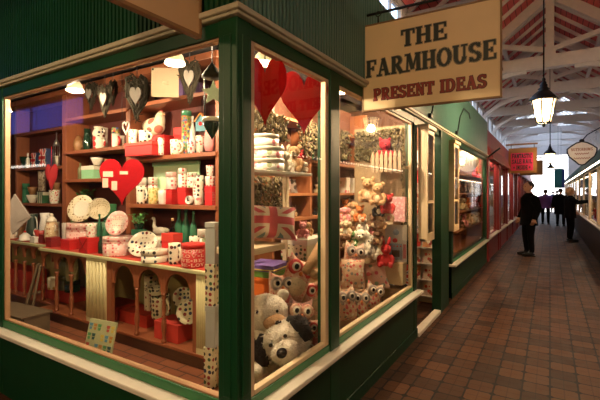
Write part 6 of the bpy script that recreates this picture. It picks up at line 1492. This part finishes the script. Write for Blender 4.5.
struct('wall_far_end',MB().box(-2.4,-1.3,37.4,37.6,0,7.2).box(1.2,2.4,37.4,37.6,0,7.2).box(-1.3,1.2,37.4,37.6,4.6,7.2),NW)
# ================================================================== people
def skin_body(J,E,root=0,sub=2):
    me=bpy.data.meshes.new('body'); me.from_pydata([j[0] for j in J],E,[]); o=bpy.data.objects.new('body',me); COL.objects.link(o)
    m=o.modifiers.new('k','SKIN'); m.use_smooth_shade=True; m.branch_smoothing=.4
    for i,j in enumerate(J):
        r=j[1]; me.skin_vertices[0].data[i].radius=(r if hasattr(r,'__len__') else (r,r)); me.skin_vertices[0].data[i].use_root=(i==root)
    s=o.modifiers.new('s','SUBSURF'); s.levels=sub; s.render_levels=sub
    dg=bpy.context.evaluated_depsgraph_get(); ev=o.evaluated_get(dg); nm=bpy.data.meshes.new_from_object(ev,depsgraph=dg); o.modifiers.clear(); o.data=nm; bpy.data.meshes.remove(me)
    return o
SKIN=mat('skin',(.50,.27,.18),.55,var=.08)
def person(label,loc,rz,s,arms,trous,coat,hair_m,hair,skirt,hip=.80,bald=False,stride=0.0,turn=0,acc=None):
    """facing local -y; arms: for each side (elbow, wrist)"""
    e=empty('person',label,'person',loc,rz); H=1.0
    J=[((0,0,.96),(.15,.11)),((0,.01,1.12),(.135,.10)),((0,.01,1.30),(.165,.11)),((0,.015,1.43),(.13,.09)),((0,.01,1.50),(.055,.055)),((0,-.005,1.57),(.055,.06)),
       ]
    E=[(0,1),(1,2),(2,3),(3,4),(4,5)]
    for k,sd in ((0,-1),(1,1)):
        b=len(J); el,wr=arms[k]
        J+=[((sd*.18,.015,1.41),(.075,.07)),(el,(.058,.055)),(wr,(.040,.036))]
        E+=[(3,b),(b,b+1),(b+1,b+2)]
    for k,sd in ((0,-1),(1,1)):
        b=len(J); f=stride*sd
        J+=[((sd*.095,0,.88),(.098,.10)),((sd*.105,-.02-f*.5,.50),(.068,.072)),((sd*.105,.01-f,.10),(.048,.05)),((sd*.11,-.04-f,.05),(.045,.042)),((sd*.115,-.14-f,.04),(.04,.032))]
        E+=[(0,b),(b,b+1),(b+1,b+2),(b+2,b+3),(b+3,b+4)]
    o=skin_body(J,E); o.parent=e
    # head and hands belong to the same continuous figure
    mb=MB(); mb.v=[tuple(v.co) for v in o.data.vertices]; mb.f=[tuple(p.vertices) for p in o.data.polygons]; mb.m=[0]*len(mb.f); mb.sm=[True]*len(mb.f)
    hc=Vector((0,-.01,1.665)); Mh=Matrix.Translation(hc)@Euler((0,0,turn)).to_matrix().to_4x4()
    nb=len(mb.f); mb.ell((0,0,.012),(.076,.096,.108),Mh,20,14); mb.ell((0,-.035,-.055),(.056,.06,.062),Mh)
    mb.add([(-.014,-.088,.02),(.014,-.088,.02),(.016,-.092,-.022),(-.016,-.092,-.022),(0,-.118,-.018)],[(0,1,4),(1,2,4),(2,3,4),(3,0,4)],Mh,0,True)
    for sd in (-1,1): mb.ell((sd*.077,.008,.0),(.012,.022,.032),Mh,8,6)
    mb.ell((0,-.087,-.052),(.024,.01,.008),Mh,8,6)
    for k,sd in ((0,-1),(1,1)):
        el,wr=(Vector(q) for q in arms[k]); dr_=(wr-el).normalized(); sde=dr_.cross(Vector((1,0,0) if abs(dr_.x)<.8 else (0,0,1))).normalized(); up_=dr_.cross(sde)
        mb.tube([wr-dr_*.02,wr+dr_*.04,wr+dr_*.09],[.030,.038,.034],8)
        for i,(u,l_) in enumerate(((-.027,.062),(-.009,.074),(.009,.07),(.026,.055))):
            a=wr+dr_*.085+sde*u; mb.tube([a,a+dr_*l_*.5+up_*.008,a+dr_*l_*.85+up_*.028],[.0095,.009,.007],6)
        a=wr+dr_*.03-sde*.03; mb.tube([a,a-sde*.022+dr_*.03,a-sde*.026+dr_*.058],[.011,.010,.008],6)
    # colour regions by where they sit on the figure
    for i,f in enumerate(mb.f):
        z=sum(mb.v[q][2] for q in f)/len(f); 
        if i>=nb or z>1.515: mb.m[i]=2
        elif z<.10: mb.m[i]=3
        elif z<.90: 
            c=[sum(mb.v[q][k] for q in f)/len(f) for k in (0,1)]; mb.m[i]=1 if abs(c[0])>.24 and z>.7 else 0
        else: mb.m[i]=1
    bpy.data.objects.remove(o); o=link('body',mb,[trous,coat,SKIN,BLACK],e)
    for sd in (-1,1): link('eye',MB().ell(tuple(Mh@Vector((sd*.030,-.084,.012))),.009,n=8,m=6),EYE_M,e)
    # coat hanging from the shoulders
    pr=[(.205,skirt),(.20,skirt+.04),(.185,1.0),(.172,1.12),(.195,1.30),(.185,1.40),(.12,1.475),(.07,1.52),(.06,1.52)]
    link('coat',MB().lathe(pr,24,sx=1.08,sy=.72,cap=False),coat,e)
    for k,sd in ((0,-1),(1,1)):
        el,wr=(Vector(q) for q in arms[k]); link('sleeve',MB().tube([(sd*.15,.015,1.42),(sd*.19,.015,1.38),el,el+(wr-el)*.5,wr],[.07,.085,.068,.058,.05],10),coat,e)
    if hair=='short': q=MB().ell((0,.02,.03),(.082,.092,.100),Mh,18,10)
    elif hair=='fringe': q=MB().ell((0,.036,-.002),(.083,.076,.072),Mh,18,10)
    else: q=MB().ell((0,.015,.03),(.092,.100,.105),Mh,18,10).ell((0,.055,-.05),(.092,.065,.10),Mh)
    link('hair',q,hair_m,e)
    for sd in (-1,1):
        f=stride*sd; link('shoe',MB().ell((sd*.11,-.06-f,.045),(.05,.125,.045)).box(sd*.11-.045,sd*.11+.045,-.16-f,.05-f,.0,.02),BLACK,e)
    if acc: acc(e)
    e.scale=(s*1.18,s*1.22,s); return e
def D(x,y,z): return (x,y,z)
TRO=mat('dark_trousers',(.003,.003,.004),.95,var=.3,spec=.15); COATB=mat('black_coat',(.0028,.0028,.0036),.95,var=.3,bump=.2,spec=.15); PURP=mat('purple_coat',(.20,.09,.45),.8,var=.2,bump=.15)
GREYH=mat('grey_hair',(.035,.028,.025),.8,var=.3,bump=.4); BLOND=mat('fair_hair',(.42,.25,.12),.7,var=.25,bump=.4); BRH=mat('brown_hair',(.05,.03,.02),.8,var=.3,bump=.4)
def spot_p(px,py): 
    d=EYE*F/(py-HOR); t=(px-300)/F; return (d*(-SN+t*CS),d*(CS+t*SN),0)
q=spot_p(529,255.5)
def mbag(e): link('folded_jacket',MB().ell((-.24,-.10,.98),(.09,.13,.09)),mat('brown_bag',(.06,.035,.02),.8),e)
person('man in a black coat standing alone in the avenue, facing the red shops',q,R(-62),1.055,((D(-.26,.03,1.14),D(-.25,-.07,.90)),(D(.26,.05,1.14),D(.25,-.02,.89))),TRO,COATB,GREYH,'short',.74,turn=R(8))
q=spot_p(545.5,224)
person('person in a purple coat with a dark shoulder bag walking away down the avenue',q,R(180),1.0,((D(-.26,.02,1.13),D(-.25,-.06,.90)),(D(.26,.02,1.13),D(.25,-.04,.90))),TRO,PURP,BRH,'short',.82,stride=.14,acc=lambda e: link('shoulder_bag',MB().ell((-.27,.05,.98),(.07,.15,.14)).tube([(-.27,-.06,1.06),(-.17,0,1.46),(-.27,.14,1.06)],.014,6),BLACKP,e,label='dark shoulder bag'))
q=spot_p(570,241.5)
person('fair haired person in black reaching to the shop front under the green awning',q,R(100),1.0,((D(-.30,-.12,1.30),D(-.16,-.40,1.34)),(D(.26,-.02,1.14),D(.22,-.16,.98))),TRO,COATB,BLOND,'long',.78,turn=R(-10))
q=spot_p(560.5,226)
person('person in a long black coat standing beside the fair haired one, seen from behind',q,R(170),1.02,((D(-.25,.0,1.13),D(-.24,-.08,.90)),(D(.25,.0,1.13),D(.24,-.08,.90))),TRO,COATB,BRH,'short',.55)
q=spot_p(557,214)
person('distant figure in a dark coat near the far end of the avenue',q,R(180),1.0,((D(-.25,.0,1.13),D(-.24,-.04,.90)),(D(.25,.0,1.13),D(.24,-.04,.90))),TRO,COATB,BRH,'short',.75,stride=.1)
q=spot_p(553,212)
person('distant figure in a blue coat beside another, near the far end of the avenue',q,R(175),.98,((D(-.25,.0,1.13),D(-.24,-.04,.90)),(D(.25,.0,1.13),D(.24,-.04,.90))),TRO,mat('blue_coat',(.04,.05,.12),.8),BRH,'short',.75,stride=.1)
SHOP_BULBS=[(XatY(px,LY),LY,zat(py,depth(XatY(px,LY),LY))-.03,e) for px,py,e in ((175,64,80),(75,91,80),(4,111,34))]+[(-1.62,YatX(263,-1.62),zat(64,depth(-1.62,YatX(263,-1.62)))-.03,34),(-1.62,3.3,2.49,150)]
EXTRA=[(-1.45,4.05,2.62,70),(-1.75,5.0,2.7,70),(-1.40,7.4,2.7,230),(-1.40,9.2,2.7,230),(-1.5,12,2.7,120),(-1.5,16.5,2.7,120),(-1.5,22,2.7,120),(1.3,9,2.45,100),(1.3,13,2.7,120),(1.3,19,2.7,120)]  # unseen downlights added to brighten the shop interiors and window goods
dl=None
for i,(x,y,z,e) in enumerate(EXTRA):
    o=empty('added_downlight','small round downlight added in the ceiling of a shop along the avenue','lamp',(x,y,2.84 if x<0 else 2.54),0,'downlights added in the shop ceilings'); link('ring',MB().lathe([(.07,0),(.075,.012),(.05,.018),(.05,.004)],20,cap=False),WHITE,o); link('bulb',MB().ell((0,0,.014),(.045,.045,.012)),LAMPGL,o)
    SHOP_BULBS.append((x,y,2.78 if x<0 else 2.49,e))

LANTERN_BULBS=[(-.07,6.2,2.66,300),(0,14.7,2.66,28),(-.1,-2.3,2.66,280),(-2.9,-1.0,2.75,110)]
# the strip lamp over the stalls on the far side of the crossing, and the lanterns behind the camera
tl=empty('strip_lamp','white fluorescent strip lamp over the stalls on the far side of the crossing','lamp',(-12,-2.0,2.28)); link('tube',MB().tube([(-1.6,0,0),(1.6,0,0)],.03,8),glow('strip_glow',(1,.95,.85),5),tl); link('batten',MB().box(-1.65,1.65,-.04,.04,.03,.08),WHITE,tl); link('hanger',MB().tube([(-1.2,0,.08),(-1.2,0,2.72)],.008,5).tube([(1.2,0,.08),(1.2,0,2.72)],.008,5),BLACK,tl)
lantern('black lantern hanging over the crossing behind the viewer',(-.1,-2.3,2.5),RZ-.1); lantern('black lantern hanging before the side window, out of the picture',(-2.9,-1.0,2.59),5.0)
# ================================================================== light and camera
w=bpy.data.worlds.new('sky'); SC.world=w; w.use_nodes=True; nt=w.node_tree; bg=nt.nodes['Background']
tc=nd(nt,'ShaderNodeTexCoord'); sp=nd(nt,'ShaderNodeSeparateXYZ'); nt.links.new(tc.outputs['Generated'],sp.inputs[0])
cr=nd(nt,'ShaderNodeValToRGB'); cr.color_ramp.elements[0].color=(1,.975,.96,1); cr.color_ramp.elements[1].color=(.55,.72,1,1); cr.color_ramp.elements[1].position=.55
nt.links.new(sp.outputs['Z'],cr.inputs[0]); nt.links.new(cr.outputs[0],bg.inputs[0]); bg.inputs[1].default_value=3.7
WARM=(1,.74,.47)
def point(name,loc,e,col=WARM,r=.05):
    l=bpy.data.lights.new(name,'POINT'); l.energy=e; l.color=col; l.shadow_soft_size=r
    o=bpy.data.objects.new(name,l); COL.objects.link(o); o.location=loc; return o
def area(name,loc,rot,e,sx,sy,col):
    l=bpy.data.lights.new(name,'AREA'); l.energy=e; l.color=col; l.shape='RECTANGLE'; l.size=sx; l.size_y=sy
    o=bpy.data.objects.new(name,l); COL.objects.link(o); o.location=loc; o.rotation_euler=rot; return o
cam=bpy.data.cameras.new('camera'); cam.lens=24; cam.sensor_width=36; cam.shift_y=-7/600; cam.clip_start=.02; cam.clip_end=200
co=bpy.data.objects.new('camera',cam); COL.objects.link(co); co.location=(0,0,EYE); co.rotation_euler=(pi/2,0,YAW)
SC.camera=co
def down(name,loc,e,col=WARM,ang=172,r=.04):
    l=bpy.data.lights.new(name,'SPOT'); l.energy=e; l.color=col; l.shadow_soft_size=r; l.spot_size=R(ang); l.spot_blend=.25
    o=bpy.data.objects.new(name,l); COL.objects.link(o); o.location=loc; return o
for (x,y,z,e) in SHOP_BULBS: point('shop_bulb',(x,y,z),e,WARM,.03)
for (x,y,z,e) in LANTERN_BULBS: point('lantern_bulb',(x,y,z),e,(1,.66,.34),.06)
SC.view_settings.view_transform='Standard'; SC.view_settings.look='None'; SC.view_settings.gamma=1; SC.view_settings.exposure=0
SC.view_settings.use_curve_mapping=False
SC.cycles.max_bounces=6; SC.cycles.transparent_max_bounces=12; SC.cycles.sample_clamp_indirect=4
SC.cycles.caustics_reflective=False; SC.cycles.caustics_refractive=False
